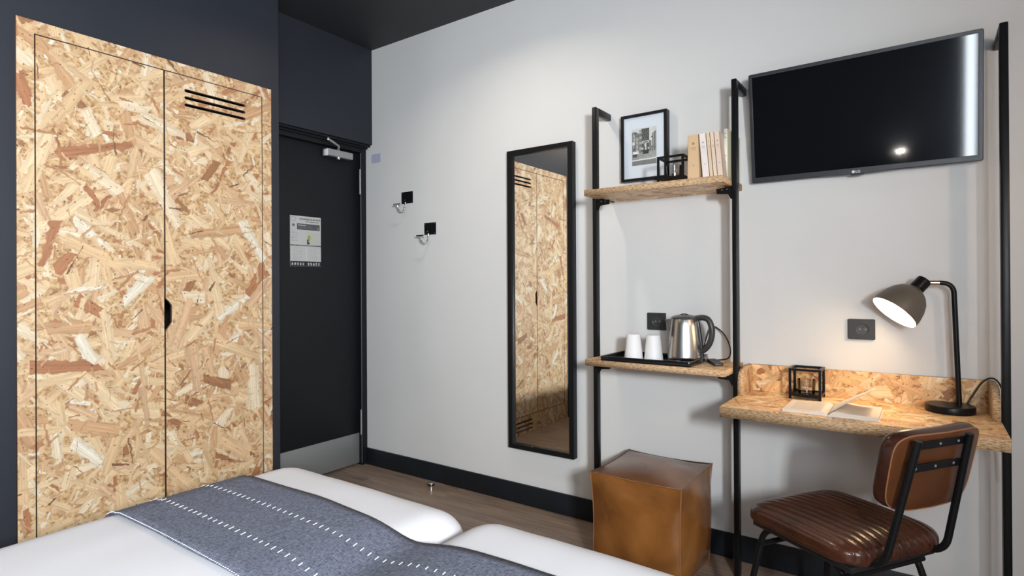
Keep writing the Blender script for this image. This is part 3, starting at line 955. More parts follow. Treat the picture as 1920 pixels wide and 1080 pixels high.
def shelf(z1, label):
    s = root('wall_shelf', (-.9195, -.138, z1 - .026), label, 'shelf', 'strand board shelves between the uprights')
    b_ = plate('board', [(-1.2168, -.277), (-.6215, -.277), (-.6215, -.0005), (-1.2168, -.0005)], [], .026, FZ(z1 - .026), [OSB_XY, OSB_EDGE], s)
    bracket(s, -1.2165, z1 - .0262, 1); bracket(s, -.6215, z1 - .0262, -1)
    return s


shelf(1.571, 'upper strand board shelf holding books, lantern')
shelf(.829, 'lower strand board shelf holding the kettle tray')

# ------------------------------------------------------------------ desk
dk = root('wall_desk', (-.2, -.21, .683), 'strand board wall desk with raised back and rounded side cheeks', 'desk')
plate('desk_top', [(-.600, -.42), (.1930, -.42), (.1930, -.0005), (-.600, -.0005)], [], .0375, FZ(.683), [OSB_XY, OSB_EDGE], dk)
plate('back_board', [(-.5795, .7207), (.1705, .7207), (.1705, .8262), (-.5795, .8262)], [], .018, FY(-.0005), [OSB_XZ, OSB_EDGE], dk)


def cheek(x0):
    R = .060
    P = [(-.0005, .7207), (-.0005, .8262), (-.178 + R, .8262)]
    for k in range(1, 10):
        a = radians(90 + 90 * k / 9); P.append((-.178 + R + R * cos(a), .8262 - R + R * sin(a)))
    P.append((-.178, .7207))
    return plate('side_cheek', P[::-1], [], .0195, FX(x0), [OSB_YZ, OSB_EDGE], dk)


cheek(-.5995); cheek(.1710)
for x, s in ((-.600, 1), (.1930, -1)):
    bracket(dk, x, .6828, s, -.19, False)

# ================================================================== television
tv = root('television', (-.2045, -.045, 1.56), 'wide flat television with grey bezel mounted on the wall above the desk', 'television')
TVA = .130                                     # tilted down a little on its bracket
T0, T1, TH = -.5705, .1610, .4260


def FTV(w):
    """frame on the tilted television: u = x, v up the screen from its lower edge, w towards the room"""
    c, s_ = cos(TVA), sin(TVA)
    return Matrix(((1, 0, 0, 0), (0, -s_, -c, -.045 - w * c), (0, c, -s_, 1.5660 - w * s_), (0, 0, 0, 1)))


outer = rrect(T0, T1, 0, TH, .006, 3)
low = [(-.335, 0), (-.245, -.0035), (-.202, -.0045), (-.155, -.0035), (-.065, 0)]
outer = outer[:12] + low + outer[12:]
S0, S1, SZ0, SZ1 = T0 + .0125, T1 - .0130, .0190, TH - .0130
plate('bezel', outer, [[(S0, SZ0), (S1, SZ0), (S1, SZ1), (S0, SZ1)]], .014, FTV(-.014), BEZEL, tv, bevel=.0015)
plate('rim', rrect(T0 - .0022, T1 + .0022, -.001, TH + .0022, .007, 3), [], .012, FTV(-.024), BLACK_PLASTIC, tv)
plate('screen', rrect(S0 - .002, S1 + .002, SZ0 - .002, SZ1 + .002, .001, 2), [], .011, FTV(-.0125), SCREEN, tv)
plate('wall_mount', rrect(-.32, -.10, .13, .33, .004, 2), [], .012, FTV(-.036), BLACK_METAL, tv)
box('mount_arm', (-.26, -.16), (-.036, -.0005), (1.70, 1.80), BLACK_METAL, tv)
plate('sensor', rrect(-.222, -.182, -.0085, -.0040, .001, 2), [], .012, FTV(-.010), BLACK_PLASTIC, tv)
WHITE_INK = mat('white_ink', (.75, .76, .78), .4)
plate('logo_disc', circ(-.2145, .0045, .0052, 20), [], .0006, FTV(.0001), WHITE_INK, tv)
text('lettering', 'LG', .0125, FTV(.0001), WHITE_INK, tv, (-.2075, .0002), align='LEFT', bold=.0003)

# ================================================================== mirror
mr_ = root('wall_mirror', (-1.608, -.019, .297), 'tall narrow wall mirror with black frame reflecting the wardrobe', 'mirror')
MX0, MX1, MZ0, MZ1 = -1.806, -1.411, .2965, 1.8645
plate('frame', [(MX0, MZ0), (MX1, MZ0), (MX1, MZ1), (MX0, MZ1)], [[(MX0 + .026, MZ0 + .024), (MX1 - .026, MZ0 + .024), (MX1 - .026, MZ1 - .024), (MX0 + .026, MZ1 - .024)]], .0375, FY(-.0005), BLACK_WOOD, mr_, bevel=.001)
box('mirror_glass', (MX0 + .022, MX1 - .022), (-.0205, -.0175), (MZ0 + .020, MZ1 - .020), MIRROR, mr_)

# ================================================================== framed photograph
pf = root('picture_frame', (-1.041, -.018, 1.63), 'black framed black-and-white street photograph hanging above the upper shelf', 'picture')
PX0, PX1, PZ0, PZ1 = -1.1512, -.9308, 1.6305, 1.9370
plate('frame', [(PX0, PZ0), (PX1, PZ0), (PX1, PZ1), (PX0, PZ1)], [[(PX0 + .0125, PZ0 + .0125), (PX1 - .0125, PZ0 + .0125), (PX1 - .0125, PZ1 - .0125), (PX0 + .0125, PZ1 - .0125)]], .0365, FY(-.0005), BLACK_WOOD, pf, bevel=.0008)
box('mount_board', (PX0 + .010, PX1 - .010), (-.0275, -.0245), (PZ0 + .010, PZ1 - .010), WHITE_PAPER, pf)
h, w = 96, 66
im = np.zeros((h, w))
r3 = np.random.default_rng(11)
for yy in range(h):
    for xx in range(w):
        u, v = xx / w, yy / h
        g = .62                                                     # sky
        if u < .40 + .0 * v and v > .08 + .25 * max(0, u - .1): g = .22 + .25 * ((xx // 4) % 2) * (1 if (yy // 5) % 2 else .4)
        if .38 < u < .70 and v > .02: g = .07 + .05 * ((xx // 3 + yy // 6) % 2)
        if .30 < u < .40 and v > .05: g = .38 if (yy // 7) % 2 else .18
        if u > .70 and v > .10 + .5 * (.98 - u): g = .32 if (xx // 3) % 2 else .13
        if .70 < u < .82 and v < .36: g = .66
        if v > .66 - .06 * abs(u - .5): g = .24 + .22 * (v - .6) + .10 * u   # road
        if v > .66 and abs(u - .30 - (v - .66) * .2) < .02: g = .34
        if abs(v - .845 + .02 * (u - .5)) < .016: g = .72
        if v > .865: g = .19 + .03 * ((xx + yy) % 2)
        im[yy, xx] = g
# the tram-like vehicle in the middle, cars at the sides
im[34:40, 28:46] = .62; im[36:39, 31:43] = .08; im[40:58, 30:45] = .10; im[42:48, 33:37] = .45; im[40:62, 36:39] = .66; im[52:56, 27:31] = .7; im[52:56, 43:47] = .6; im[58:68, 30:45] = .04
im[60:66, 2:18] = .78; im[66:74, 2:14] = .07; im[58:62, 12:18] = .6; im[40:58, 3:8] = .12; im[34:42, 1:7] = .66; im[44:50, 4:6] = .6
im[30:52, 53:55] = .62; im[50:54, 48:60] = .18; im[24:28, 52:55] = .1
for k in range(5): im[8 + k * 3:10 + k * 3, 3 + k * 2:12 + k * 2] = .08
im = np.clip(im + r3.normal(0, .035, im.shape), .01, .9)
printed('photograph', np.repeat(im[:, :, None], 3, 2) * np.array((.94, 1.0, .98)), -1.0995, -.9820, 1.7020, 1.8705, FY(-.0278), PRINT_GLOSS, pf)

# ================================================================== coat hooks
for (x0, x1, z0, z1, lb) in ((-2.6350, -2.5385, 1.6590, 1.7310, 'square black wall plate with steel coat hook, the higher one nearer the door'),
                             (-2.4425, -2.3495, 1.4580, 1.5290, 'square black wall plate with steel coat hook, the lower one')):
    hk = root('coat_hook', ((x0 + x1) / 2, 0, z0), lb, 'hook', 'pair of coat hooks on the grey wall')
    cx = (x0 + x1) / 2
    plate('back_plate', rrect(x0, x1, z0, z1, .003, 2), [], .004, FY(-.0005), BLACK_METAL, hk, bevel=.001)
    for sx_, sz_ in ((x0 + .009, z1 - .009), (x1 - .009, z1 - .009), (x0 + .009, z0 + .009), (x1 - .009, z0 + .009)):
        lathe('screw', [(.0034, 0), (.0032, .0012), (.0015, .002)], (sx_, -.0045, sz_), CHROME, hk, 10, axis=(0, -1, 0))
    box('support', (cx - .012, cx + .004), (-.022, -.0045), (z0 + .006, z0 + .030), BLACK_METAL, hk, .002)
    lathe('screw', [(.004, 0), (.004, .002), (.002, .003)], (cx - .004, -.022, z0 + .018), CHROME, hk, 12, axis=(0, -1, 0))
    pth = catmull([(cx - .004, -.014, z0 + .012), (cx - .005, -.015, z0 - .016), (cx - .006, -.022, z0 - .040), (cx - .009, -.042, z0 - .053), (cx - .012, -.064, z0 - .040), (cx - .014, -.072, z0 - .012)], 7)
    tube('hook', pth, .0040, CHROME, hk, n=10)
    tube('cross_bar', [(cx - .044, -.072, z0 - .010), (cx + .016, -.072, z0 - .010)], .0050, CHROME, hk, n=12)

# ================================================================== sockets


def socket(x0, x1, z0, z1, label, plugged):
    s = root('power_socket', ((x0 + x1) / 2, 0, z0), label, 'socket')
    cx, cz = (x0 + x1) / 2 + .004, (z0 + z1) / 2
    plate('face_plate', rrect(x0, x1, z0, z1, .004, 3), [circ(cx, cz, .0205, 28)], .0085, FY(-.0005), DARK_PLASTIC, s, bevel=.0015)
    lathe('well_ring', [(.0207, -.0012), (.0222, .0004), (.0218, .0012), (.0198, .0004), (.0192, -.008)], (cx, -.009, cz), mat('socket_ring', (.06, .058, .06), .3), s, 32, axis=(0, -1, 0), cap0=False, cap1=False)
    plate('socket_well', circ(cx, cz, .0200, 28), [circ(cx - .0095, cz, .0025, 12), circ(cx + .0095, cz, .0025, 12)], .002, FY(-.0012), mat('socket_floor', (.05, .05, .052), .4), s)
    lathe('ground_pin', [(.0022, 0), (.0022, .008), (.0012, .0095)], (cx, -.0030, cz + .0095), CHROME, s, 12, axis=(0, -1, 0))
    return s


socket(-1.0392, -.9513, .9490, 1.0270, 'black wall socket above the lower shelf, beside the kettle', False)
socket(-.2391, -.1513, .9460, 1.0225, 'dark square wall socket above the desk', False)

# ================================================================== lanterns
def lantern(x0, y0, z0, label, w=.110, d=.110, hh=.1145, t=.0085):
    ln = root('candle_lantern', (x0 + w / 2, y0 + d / 2, z0), label, 'lantern', 'open black cube lanterns with tealight')
    xs = (x0, x0 + w - t); ys = (y0, y0 + d - t)
    bars = []
    for a in xs:
        for b in ys: bars.append(((a, a + t), (b, b + t), (z0, z0 + hh)))
    for zz in (z0 + .012, z0 + hh - t):
        for b in ys: bars.append(((x0 + t, x0 + w - t), (b, b + t), (zz, zz + t)))
        for a in xs: bars.append(((a, a + t), (y0 + t, y0 + d - t), (zz, zz + t)))
    multi('cube_frame', bars, BLACK_METAL, ln)
    box('tray', (x0 + t, x0 + w - t), (y0 + t, y0 + d - t), (z0 + .014, z0 + .017), BLACK_METAL, ln)
    cx, cy = x0 + w / 2 - .002, y0 + d / 2
    lathe('glass_holder', [(.0285, .0), (.0290, .004), (.0315, .052), (.0300, .052), (.0272, .006), (.0, .006)], (cx, cy, z0 + .0172), GLASS, ln, 28, cap0=True, cap1=False)
    ca = lathe('tealight', [(.0185, 0), (.0190, .013), (.0180, .0135), (.0, .0125)], (cx, cy, z0 + .0235), CHROME, ln, 24, cap1=False)
    lathe('wax', [(.0178, 0), (.0178, .001)], (cx, cy, z0 + .0362), WAX, ca, 24)
    tube('wick', [(cx, cy, z0 + .037), (cx + .001, cy, z0 + .044)], .0008, BLACK_PLASTIC, ca, n=5)
    return ln


lantern(-.4255, -.1270, .7210, 'open black cube lantern standing on the desk behind the open book')
lantern(-.8885, -.2640, 1.5715, 'open black cube lantern on the upper shelf beside the books', hh=.104)

# ================================================================== books on the upper shelf
BK = [  # x bottom left, x bottom right, x top left, x top right, height, spine colour, label
    (-.7640, -.7148, -.7600, -.7195, .1720, (.66, .46, .27), 'thick tan paperback standing at the left end of the row'),
    (-.7038, -.6770, -.7176, -.6915, .1715, (.80, .72, .68), 'whitish paperback leaning beside the tan book'),
    (-.6762, -.6624, -.6905, -.6762, .1712, (.72, .55, .38), 'thin beige paperback leaning third from the left'),
    (-.6616, -.6470, -.6755, -.6608, .1711, (.76, .60, .47), 'thin pinkish cream paperback leaning between two beige ones'),
    (-.6462, -.6250, -.6600, -.6397, .1710, (.74, .58, .46), 'pale beige paperback leaning at the right of the leaning group'),
]
for i, (a0, a1, b0, b1, hh, c, lb) in enumerate(BK):
    y0, y1 = -.262, -.262 + (.054 if i else .110)
    z0 = 1.5715
    b_ = root('book', ((a0 + a1) / 2, (y0 + y1) / 2, z0), lb, 'book', 'paperbacks on the upper shelf')
    cover = mat('book_cover', c, .6, var=.04, vscale=12)
    t = .0008

    def hexa(name, ax0, ax1, bx0, bx1, ya, yb, za, zb, m, par):
        V = [(ax0, ya, za), (ax1, ya, za), (ax1, yb, za), (ax0, yb, za), (bx0, ya, zb), (bx1, ya, zb), (bx1, yb, zb), (bx0, yb, zb)]
        return mk(name, V, BOXF, m, par)
    lift = abs(b0 - a0) * .06 if i else 0
    hexa('spine', a0, a1, b0, b1, y0, y0 + .0015, z0, z0 + hh, cover, b_)
    hexa('cover', a0, a0 + t, b0, b0 + t, y0, y1, z0, z0 + hh, cover, b_)
    hexa('cover', a1 - t, a1, b1 - t, b1, y0, y1, z0, z0 + hh, cover, b_)
    hexa('page_block', a0 + t, a1 - t, b0 + t, b1 - t, y0 + .0015, y1 - .001, z0 + .0005, z0 + hh - .0008, PAPER, b_)
    ink = mat('spine_ink', tuple(v * .42 for v in c), .6)
    w_ = a1 - a0
    for (f, hh2, ww, nm) in ((.80, .010, .26, 'emblem'), (.70, .0018, .4, 'title'), (.665, .0018, .34, 'title'), (.30, .004, .18, 'emblem')):
        za = z0 + hh * f; xm = (a0 + a1) / 2 + ((b0 + b1) / 2 - (a0 + a1) / 2) * f
        if nm == 'title': box(nm, (xm - w_ * ww / 2, xm + w_ * ww / 2), (y0 - .0004, y0), (za, za + hh2), ink, b_)
        else: plate(nm, circ(xm, za, min(w_ * ww / 2, hh2 / 2), 12), [], .0004, FY(y0), ink, b_)
# upright pale green book at the shelf end, cover to the side
b_ = root('book', (-.632, -.105, 1.5715), 'pale yellow-green paperback standing alone against the middle upright', 'book', 'paperbacks on the upper shelf')
green = mat('pale_green_cover', (.66, .64, .44), .6)
spine_m = mat('cream_spine', (.78, .77, .68), .6)
mk('spine', *sweep([Vector((-.6315, -.203, 1.5715)), Vector((-.6315, -.203, 1.762))], [(.0078 * cos(a), .006 * sin(a)) for a in np.linspace(0, 2 * pi, 13)[:-1]]), spine_m, b_, smooth=True)
box('cover', (-.6400, -.6392), (-.203, -.020), (1.5715, 1.762), green, b_)
box('cover', (-.6246, -.6238), (-.203, -.020), (1.5715, 1.762), green, b_)
box('page_block', (-.6392, -.6246), (-.200, -.022), (1.5722, 1.761), PAPER, b_)
for za in (1.742, 1.726, 1.655, 1.628):
    box('title', (-.6340, -.6280), (-.2094, -.2088), (za, za + .004), mat('spine_ink', (.3, .32, .3), .6), b_)

# ================================================================== tea tray and what stands on it
X0, X1, Y0, Y1, Z0 = -1.1445, -.7530, -.2755, -.0350, .8295
TRAY = mat('glossy_black_tray', (.009, .009, .010), .16)
ty = root('tea_tray', ((X0 + X1) / 2, (Y0 + Y1) / 2, Z0), 'glossy black rectangular serving tray on the lower shelf', 'tray')
box('tray_floor', (X0 + .004, X1 - .004), (Y0 + .004, Y1 - .004), (Z0, Z0 + .004), TRAY, ty)
plate('rim', rrect(X0, X1, Y0, Y1, .008, 3), [rrect(X0 + .007, X1 - .007, Y0 + .007, Y1 - .007, .004, 3)], .0205, FZ(Z0), TRAY, ty, bevel=.002)
TZ = Z0 + .0045


def cup(cx, cy, label):
    prof = [(.0395, 0), (.0405, .003), (.0392, .006), (.0288, .1060), (.0270, .1085), (.0, .1085)]
    o = lathe('upturned_cup', prof, (cx, cy, TZ), CERAMIC, None, 72, cap0=True, cap1=False, ribs=1, ribd=.008)
    tag(o, label, 'cup', 'ribbed white cups upside down on the tray')


cup(-1.0270, -.1900, 'ribbed white cup upside down on the tray, left one further from the kettle')
cup(-.9370, -.1900, 'ribbed white cup upside down on the tray, right one next to the kettle')

kt = root('electric_kettle', (-.8170, -.150, TZ), 'brushed steel electric kettle with black handle on the black tray', 'kettle')
kc = (-.8170, -.150)
lathe('power_base', [(.072, 0), (.073, .006), (.068, .012), (.060, .013)], (*kc, TZ), BLACK_PLASTIC, kt, 40)
KB = TZ + .0135
lathe('kettle_body', [(.062, 0), (.069, .002), (.0705, .006), (.0700, .012), (.0635, .075), (.0565, .130), (.0530, .164), (.0510, .168)], (*kc, KB), STEEL, kt, 64)
lathe('lid', [(.0540, -.003), (.0550, .002), (.0500, .007), (.036, .012), (.018, .0152), (.0, .0158)], (*kc, KB + .168), mat('dark_steel_lid', (.16, .16, .165), .25, metal=.8), kt, 48, cap1=False)
tube('lid_catch', catmull([(kc[0] - .020, kc[1] - .01, KB + .1805), (kc[0] + .004, kc[1] - .014, KB + .1865), (kc[0] + .022, kc[1] - .008, KB + .181)], 6), .0035, BLACK_PLASTIC, kt, n=8, flat=.5)
# spout: V-shaped wedge at the rim, towards -x
zt = KB + .164
V = [(kc[0] - .044, kc[1] - .030, zt), (kc[0] - .044, kc[1] + .030, zt), (kc[0] - .0860, kc[1], zt - .004), (kc[0] - .052, kc[1], zt - .074),
     (kc[0] - .040, kc[1] - .028, zt), (kc[0] - .040, kc[1] + .028, zt), (kc[0] - .0830, kc[1], zt - .004), (kc[0] - .050, kc[1], zt - .070)]
mk('spout', V, [(0, 2, 3), (1, 3, 2), (4, 7, 6), (5, 6, 7), (0, 4, 6, 2), (1, 2, 6, 5), (0, 3, 7, 4), (1, 5, 7, 3)], STEEL, kt)
# handle: back strip down the body and the open loop
hp = [(kc[0] + .040, kc[1], KB + .166), (kc[0] + .075, kc[1] - .002, KB + .172), (kc[0] + .100, kc[1] - .004, KB + .162), (kc[0] + .113, kc[1] - .005, KB + .130),
      (kc[0] + .112, kc[1] - .005, KB + .095), (kc[0] + .100, kc[1] - .004, KB + .062), (kc[0] + .080, kc[1] - .002, KB + .040), (kc[0] + .066, kc[1], KB + .034)]
tube('handle', catmull(hp, 6), .0120, DARK_PLASTIC, kt, n=14, flat=1.0)
tube('handle_strip', catmull([(kc[0] + .052, kc[1], KB + .168), (kc[0] + .060, kc[1], KB + .120), (kc[0] + .068, kc[1], KB + .060), (kc[0] + .0725, kc[1], KB + .006)], 5), .0085, BLACK_PLASTIC, kt, n=10)
box('switch', (kc[0] + .072, kc[0] + .094), (kc[1] - .008, kc[1] + .004), (KB + .018, KB + .023), BLACK_PLASTIC, kt, .001)
tube('power_cord', catmull([(kc[0] + .045, -.085, TZ + .008), (-.765, -.020, .93), (-.742, -.020, .975), (-.700, -.028, .955), (-.668, -.055, .920), (-.655, -.065, .880), (-.672, -.045, .846), (-.725, -.030, .8335)], 8), .0028, BLACK_PLASTIC, kt, n=8)
# small things on the tray
o = multi('tea_sachets', [((-1.078, -1.052), (-.130, -.10), (TZ, TZ + .004)), ((-1.077, -1.053), (-.130, -.10), (TZ + .009, TZ + .013)), ((-1.078, -1.051), (-.129, -.101), (TZ + .018, TZ + .022))], COPPER)
tag(o, 'small copper coloured foil sachets on the tray left of the cups', 'sachet')
ba = multi('layer', [((-1.0785, -1.051), (-.128, -.102), (TZ + .004, TZ + .009)), ((-1.0785, -1.051), (-.128, -.102), (TZ + .013, TZ + .018))], BLACK_PLASTIC)
ba.parent = o; ba.data.transform(Matrix.Translation(-o.location))
o = lathe('drinking_glass', [(.024, 0), (.026, .004), (.031, .070), (.0295, .070), (.0245, .006), (.0, .006)], (-.978, -.095, TZ), GLASS, None, 28, cap1=False)
tag(o, 'clear drinking glass behind the two white cups', 'glass')
o = tube('stirring_spoon', catmull([(-.905, -.235, TZ + .005), (-.875, -.240, TZ + .006), (-.852, -.243, TZ + .0045), (-.838, -.245, TZ + .004)], 5), .0040, CHROME, None, n=8, flat=.5)
tag(o, 'small steel spoon lying on the tray in front of the kettle', 'spoon')
# remote control
Rm = Matrix.Translation((-.7030, -.118, .8295)) @ Matrix.Rotation(radians(-62), 4, 'Z')
rc = root('remote_control', (-.7030, -.118, .8295), 'dark grey remote control lying on the lower shelf right of the tray', 'remote control')
plate('case', rrect(-.072, .072, -.019, .019, .008, 4), [], .013, Rm, DARK_PLASTIC, rc, bevel=.003)
for i in range(6):
    for j in range(3):
        plate('button', circ(-.048 + i * .016, -.009 + j * .009, .0026, 8), [], .0012, Rm @ Matrix.Translation((0, 0, .013)), BEZEL, rc)

# ================================================================== desk lamp
lp = root('desk_lamp', (.0665, -.077, .7210), 'black desk lamp, lit, bell shade tilted over the desk', 'lamp')
LZ = .7210
lathe('base', [(.0690, 0), (.0700, .003), (.0700, .021), (.0680, .0240), (.0, .0245)], (.0665, -.077, LZ), BLACK_METAL, lp, 48, cap1=False)
st = fillet([(.0920, -.062, LZ + .022), (.0790, -.066, 1.157), (.0040, -.078, 1.157)], .050, 8)
tube('stem', st, .0080, BLACK_METAL, lp, n=14)
tube('brass_sleeve', [(.040, -.0723, 1.157), (.0090, -.0772, 1.157)], .0086, BRASS, lp, n=14)
ax = Vector((-.575, -.36, -.735)).normalized()
neck0 = Vector((-.0030, -.0780, 1.1640))
lathe('socket_cap', [(.014, 0), (.0225, .003), (.0235, .010), (.0235, .040), (.0200, .044)], neck0 - ax * .006, BLACK_METAL, lp, 32, axis=ax)
lathe('collar', [(.0215, 0), (.0240, .002), (.0215, .004)], neck0 + ax * .037, BRASS, lp, 32, axis=ax)
sh = [(.0200, .040), (.0300, .044), (.0460, .056), (.0600, .074), (.0700, .098), (.0765, .126), (.0780, .148)]
lathe('shade', sh, neck0, SHADE, lp, 56, axis=ax, cap0=False, cap1=False)
lathe('shade_lining', [(max(r_ - .0016, .004), h_ + .0004) for r_, h_ in sh[1:]], neck0, SHADE_IN, lp, 56, axis=ax, cap0=False, cap1=False)
BULB = emit('glowing_bulb', (1.0, .78, .52), 30)
bc = neck0 + ax * .100
lathe('bulb', [(.010, -.045), (.013, -.030), (.026, -.008), (.030, .008), (.026, .024), (.014, .034), (.0, .037)], bc, BULB, lp, 24, axis=ax, cap1=False)
pl = bpy.data.lights.new('desk_lamp_light', 'SPOT'); pl.energy = 4.6; pl.color = (1.0, .66, .36); pl.shadow_soft_size = .05; pl.spot_size = radians(128); pl.spot_blend = 1.0
plo = bpy.data.objects.new('desk_lamp_light', pl); plo.location = neck0 + ax * .145
plo.rotation_euler = ax.to_track_quat('-Z', 'Y').to_euler(); COL.objects.link(plo)
tube('power_cord', catmull([(.110, -.035, LZ + .010), (.130, -.030, .775), (.158, -.030, .825), (.184, -.040, .838), (.2010, -.060, .815), (.205, -.090, .770), (.204, -.08, .69), (.205, -.05, .50)], 8), .0026, BLACK_PLASTIC, lp, n=8)

# ================================================================== open book on the desk
ob = root('open_book', (-.2630, -.290, .7210), 'open paperback lying on the desk with one page lifted', 'book')
ZB = .7210
TXT, ntx, btx = new_mat('printed_page')
_N = ntx.nodes.new; _L = ntx.links.new
_tc = _N('ShaderNodeTexCoord'); _sx = _N('ShaderNodeSeparateXYZ'); _L(_tc.outputs['Object'], _sx.inputs[0])
_m1 = _N('ShaderNodeMath'); _m1.operation = 'MULTIPLY'; _L(_sx.outputs[1], _m1.inputs[0]); _m1.inputs[1].default_value = 190
_fr = _N('ShaderNodeMath'); _fr.operation = 'FRACT'; _L(_m1.outputs[0], _fr.inputs[0])
_g = _N('ShaderNodeMath'); _g.operation = 'GREATER_THAN'; _L(_fr.outputs[0], _g.inputs[0]); _g.inputs[1].default_value = .55
_ax = _N('ShaderNodeMath'); _ax.operation = 'ABSOLUTE'; _L(_sx.outputs[0], _ax.inputs[0])
_a1 = _N('ShaderNodeMath'); _a1.operation = 'COMPARE'; _L(_ax.outputs[0], _a1.inputs[0]); _a1.inputs[1].default_value = .070; _a1.inputs[2].default_value = .047
_a2 = _N('ShaderNodeMath'); _a2.operation = 'COMPARE'; _L(_sx.outputs[1], _a2.inputs[0]); _a2.inputs[1].default_value = 0; _a2.inputs[2].default_value = .075
_nz = _N('ShaderNodeTexNoise'); _nz.inputs['Scale'].default_value = 300; _L(_tc.outputs['Object'], _nz.inputs['Vector'])
_p1 = _N('ShaderNodeMath'); _p1.operation = 'MULTIPLY'; _L(_g.outputs[0], _p1.inputs[0]); _L(_a1.outputs[0], _p1.inputs[1])
_p2 = _N('ShaderNodeMath'); _p2.operation = 'MULTIPLY'; _L(_p1.outputs[0], _p2.inputs[0]); _L(_a2.outputs[0], _p2.inputs[1])
_p3 = _N('ShaderNodeMath'); _p3.operation = 'MULTIPLY'; _L(_p2.outputs[0], _p3.inputs[0]); _L(_nz.outputs[0], _p3.inputs[1])
_mx = _N('ShaderNodeMix'); _mx.data_type = 'RGBA'; _L(_p3.outputs[0], _mx.inputs[0]); _mx.inputs[6].default_value = (.72, .64, .55, 1); _mx.inputs[7].default_value = (.32, .28, .24, 1)
_L(_mx.outputs[2], btx.inputs['Base Color']); btx.inputs['Roughness'].default_value = .9


def page_block(side, wd, th, name):
    xs = np.linspace(0, wd, 15); V = []; F = []
    ya, yb = -.3845, -.196
    for x in xs:
        t = x / wd
        top = th * (min(1, t * 7) ** .5) * (1 - .12 * t) + .0035 * math.exp(-((t - .2) / .16) ** 2)
        for yy in (ya, yb):
            V.append((-.2630 + side * x, yy + .004 * t * (1 if side > 0 else 0), ZB + .0012)); V.append((-.2630 + side * x, yy + .004 * t * (1 if side > 0 else 0), ZB + .0014 + top))
    n = len(xs)
    for i in range(n - 1):
        a = i * 4; b = a + 4
        F += [(a, b, b + 2, a + 2), (a + 1, a + 3, b + 3, b + 1), (a, a + 1, b + 1, b), (a + 2, b + 2, b + 3, a + 3)]
    F += [(0, 2, 3, 1), ((n - 1) * 4, (n - 1) * 4 + 1, (n - 1) * 4 + 3, (n - 1) * 4 + 2)]
    mk(name, V, F, TXT, ob, smooth=False)


page_block(-1, .138, .009, 'page_block'); page_block(1, .142, .013, 'page_block')
mk('cover', boxv((-.404, -.119), (-.3855, -.1945), (ZB, ZB + .0012)), BOXF, WHITE_PAPER, ob)
V, F = [], []
pg = catmull([(-.2625, 0, ZB + .010), (-.2250, 0, ZB + .0370), (-.180, 0, ZB + .068), (-.1330, 0, ZB + .100)], 6)
for p_ in pg:
    V.append((p_.x, -.384, p_.z)); V.append((p_.x - .004, -.205, p_.z - .004 - .12 * (p_.x + .2625)))
for i in range(len(pg) - 1): F.append((i * 2, i * 2 + 1, i * 2 + 3, i * 2 + 2))
pgo = mk('lifted_page', V, F, PAPER, ob, smooth=True); pgo['label'] = 'single lifted page'
so = pgo.modifiers.new('thickness', 'SOLIDIFY'); so.thickness = .0005

# ================================================================== leather pouf
PXa, PXb, PYa, PYb, PH = -1.1080, -.7330, -.4420, -.0650, .4020
pc = Vector(((PXa + PXb) / 2, (PYa + PYb) / 2, 0))
pf_ = root('pouf', pc, 'cube pouf of glossy tan leather standing against the wall', 'pouf')
hx, hy, hz = (PXb - PXa) / 2, (PYb - PYa) / 2, PH / 2
PN = 22


def pouf_pt(u, v, face):
    """u, v in -1..1 on one face"""
    a, s = face
    p = [0, 0, 0]; o1, o2 = [(1, 2), (0, 2), (0, 1)][a]
    p[a] = s; p[o1] = u; p[o2] = v
    q = Vector((p[0] * hx, p[1] * hy, p[2] * hz))
    # edges sag inwards between corners, faces swell
    for ax_ in range(3):
        others = [k for k in range(3) if k != ax_]
        for k in others:
            # on an edge running along ax_, pull in towards the centre
            ew = abs(p[others[0]]) ** 3 * abs(p[others[1]]) ** 3
            q[k] -= math.copysign((-.010 if ax_ == 2 else .006) * ew * (1 - p[ax_] ** 2), p[k])
    swell = (1 - u ** 4) * (1 - v ** 4) * (.7 + .3 * (1 - u * u) * (1 - v * v))
    amt = {0: .026, 1: .026, 2: .014 if s > 0 else -.004}[a]
    q[a] += s * amt * swell
    wr = noise.noise(q * 7 + Vector((a, s, 1))) * .004 * swell + noise.noise(q * 18) * .0012 * swell
    q[a] += s * wr
    if a == 2 and s > 0: q[2] -= .010 * math.exp(-((u - .55) ** 2 + (v - .6) ** 2) / .10)
    q.z = max(q.z, -hz)
    low_ = min(1, max(0, -q.z / hz)) ** 3
    q.x *= 1 - .07 * low_; q.y *= 1 - .07 * low_
    return q + Vector((pc.x, pc.y, hz))


names = {(0, 1): 'side_panel', (0, -1): 'side_panel', (1, 1): 'side_panel', (1, -1): 'side_panel', (2, 1): 'top_panel', (2, -1): 'bottom_panel'}
for face, nm in names.items():
    V, F = [], []
    for i in range(PN + 1):
        for j in range(PN + 1):
            uu, vv = sin(pi / 2 * (-1 + 2 * i / PN)), sin(pi / 2 * (-1 + 2 * j / PN))
            V.append(pouf_pt(uu, vv, face))
    for i in range(PN):
        for j in range(PN):
            a = i * (PN + 1) + j; F.append((a, a + 1, a + PN + 2, a + PN + 1))
    me_o = mk(nm, V, F, POUF_TOP if nm == 'top_panel' else POUF_L, pf_, smooth=True)
    cen = Vector((0, 0, hz))
    bm = bmesh.new(); bm.from_mesh(me_o.data)
    if sum((f.calc_center_median() - cen).dot(f.normal) for f in bm.faces) < 0:
        bmesh.ops.reverse_faces(bm, faces=bm.faces); bm.to_mesh(me_o.data)
    bm.free()
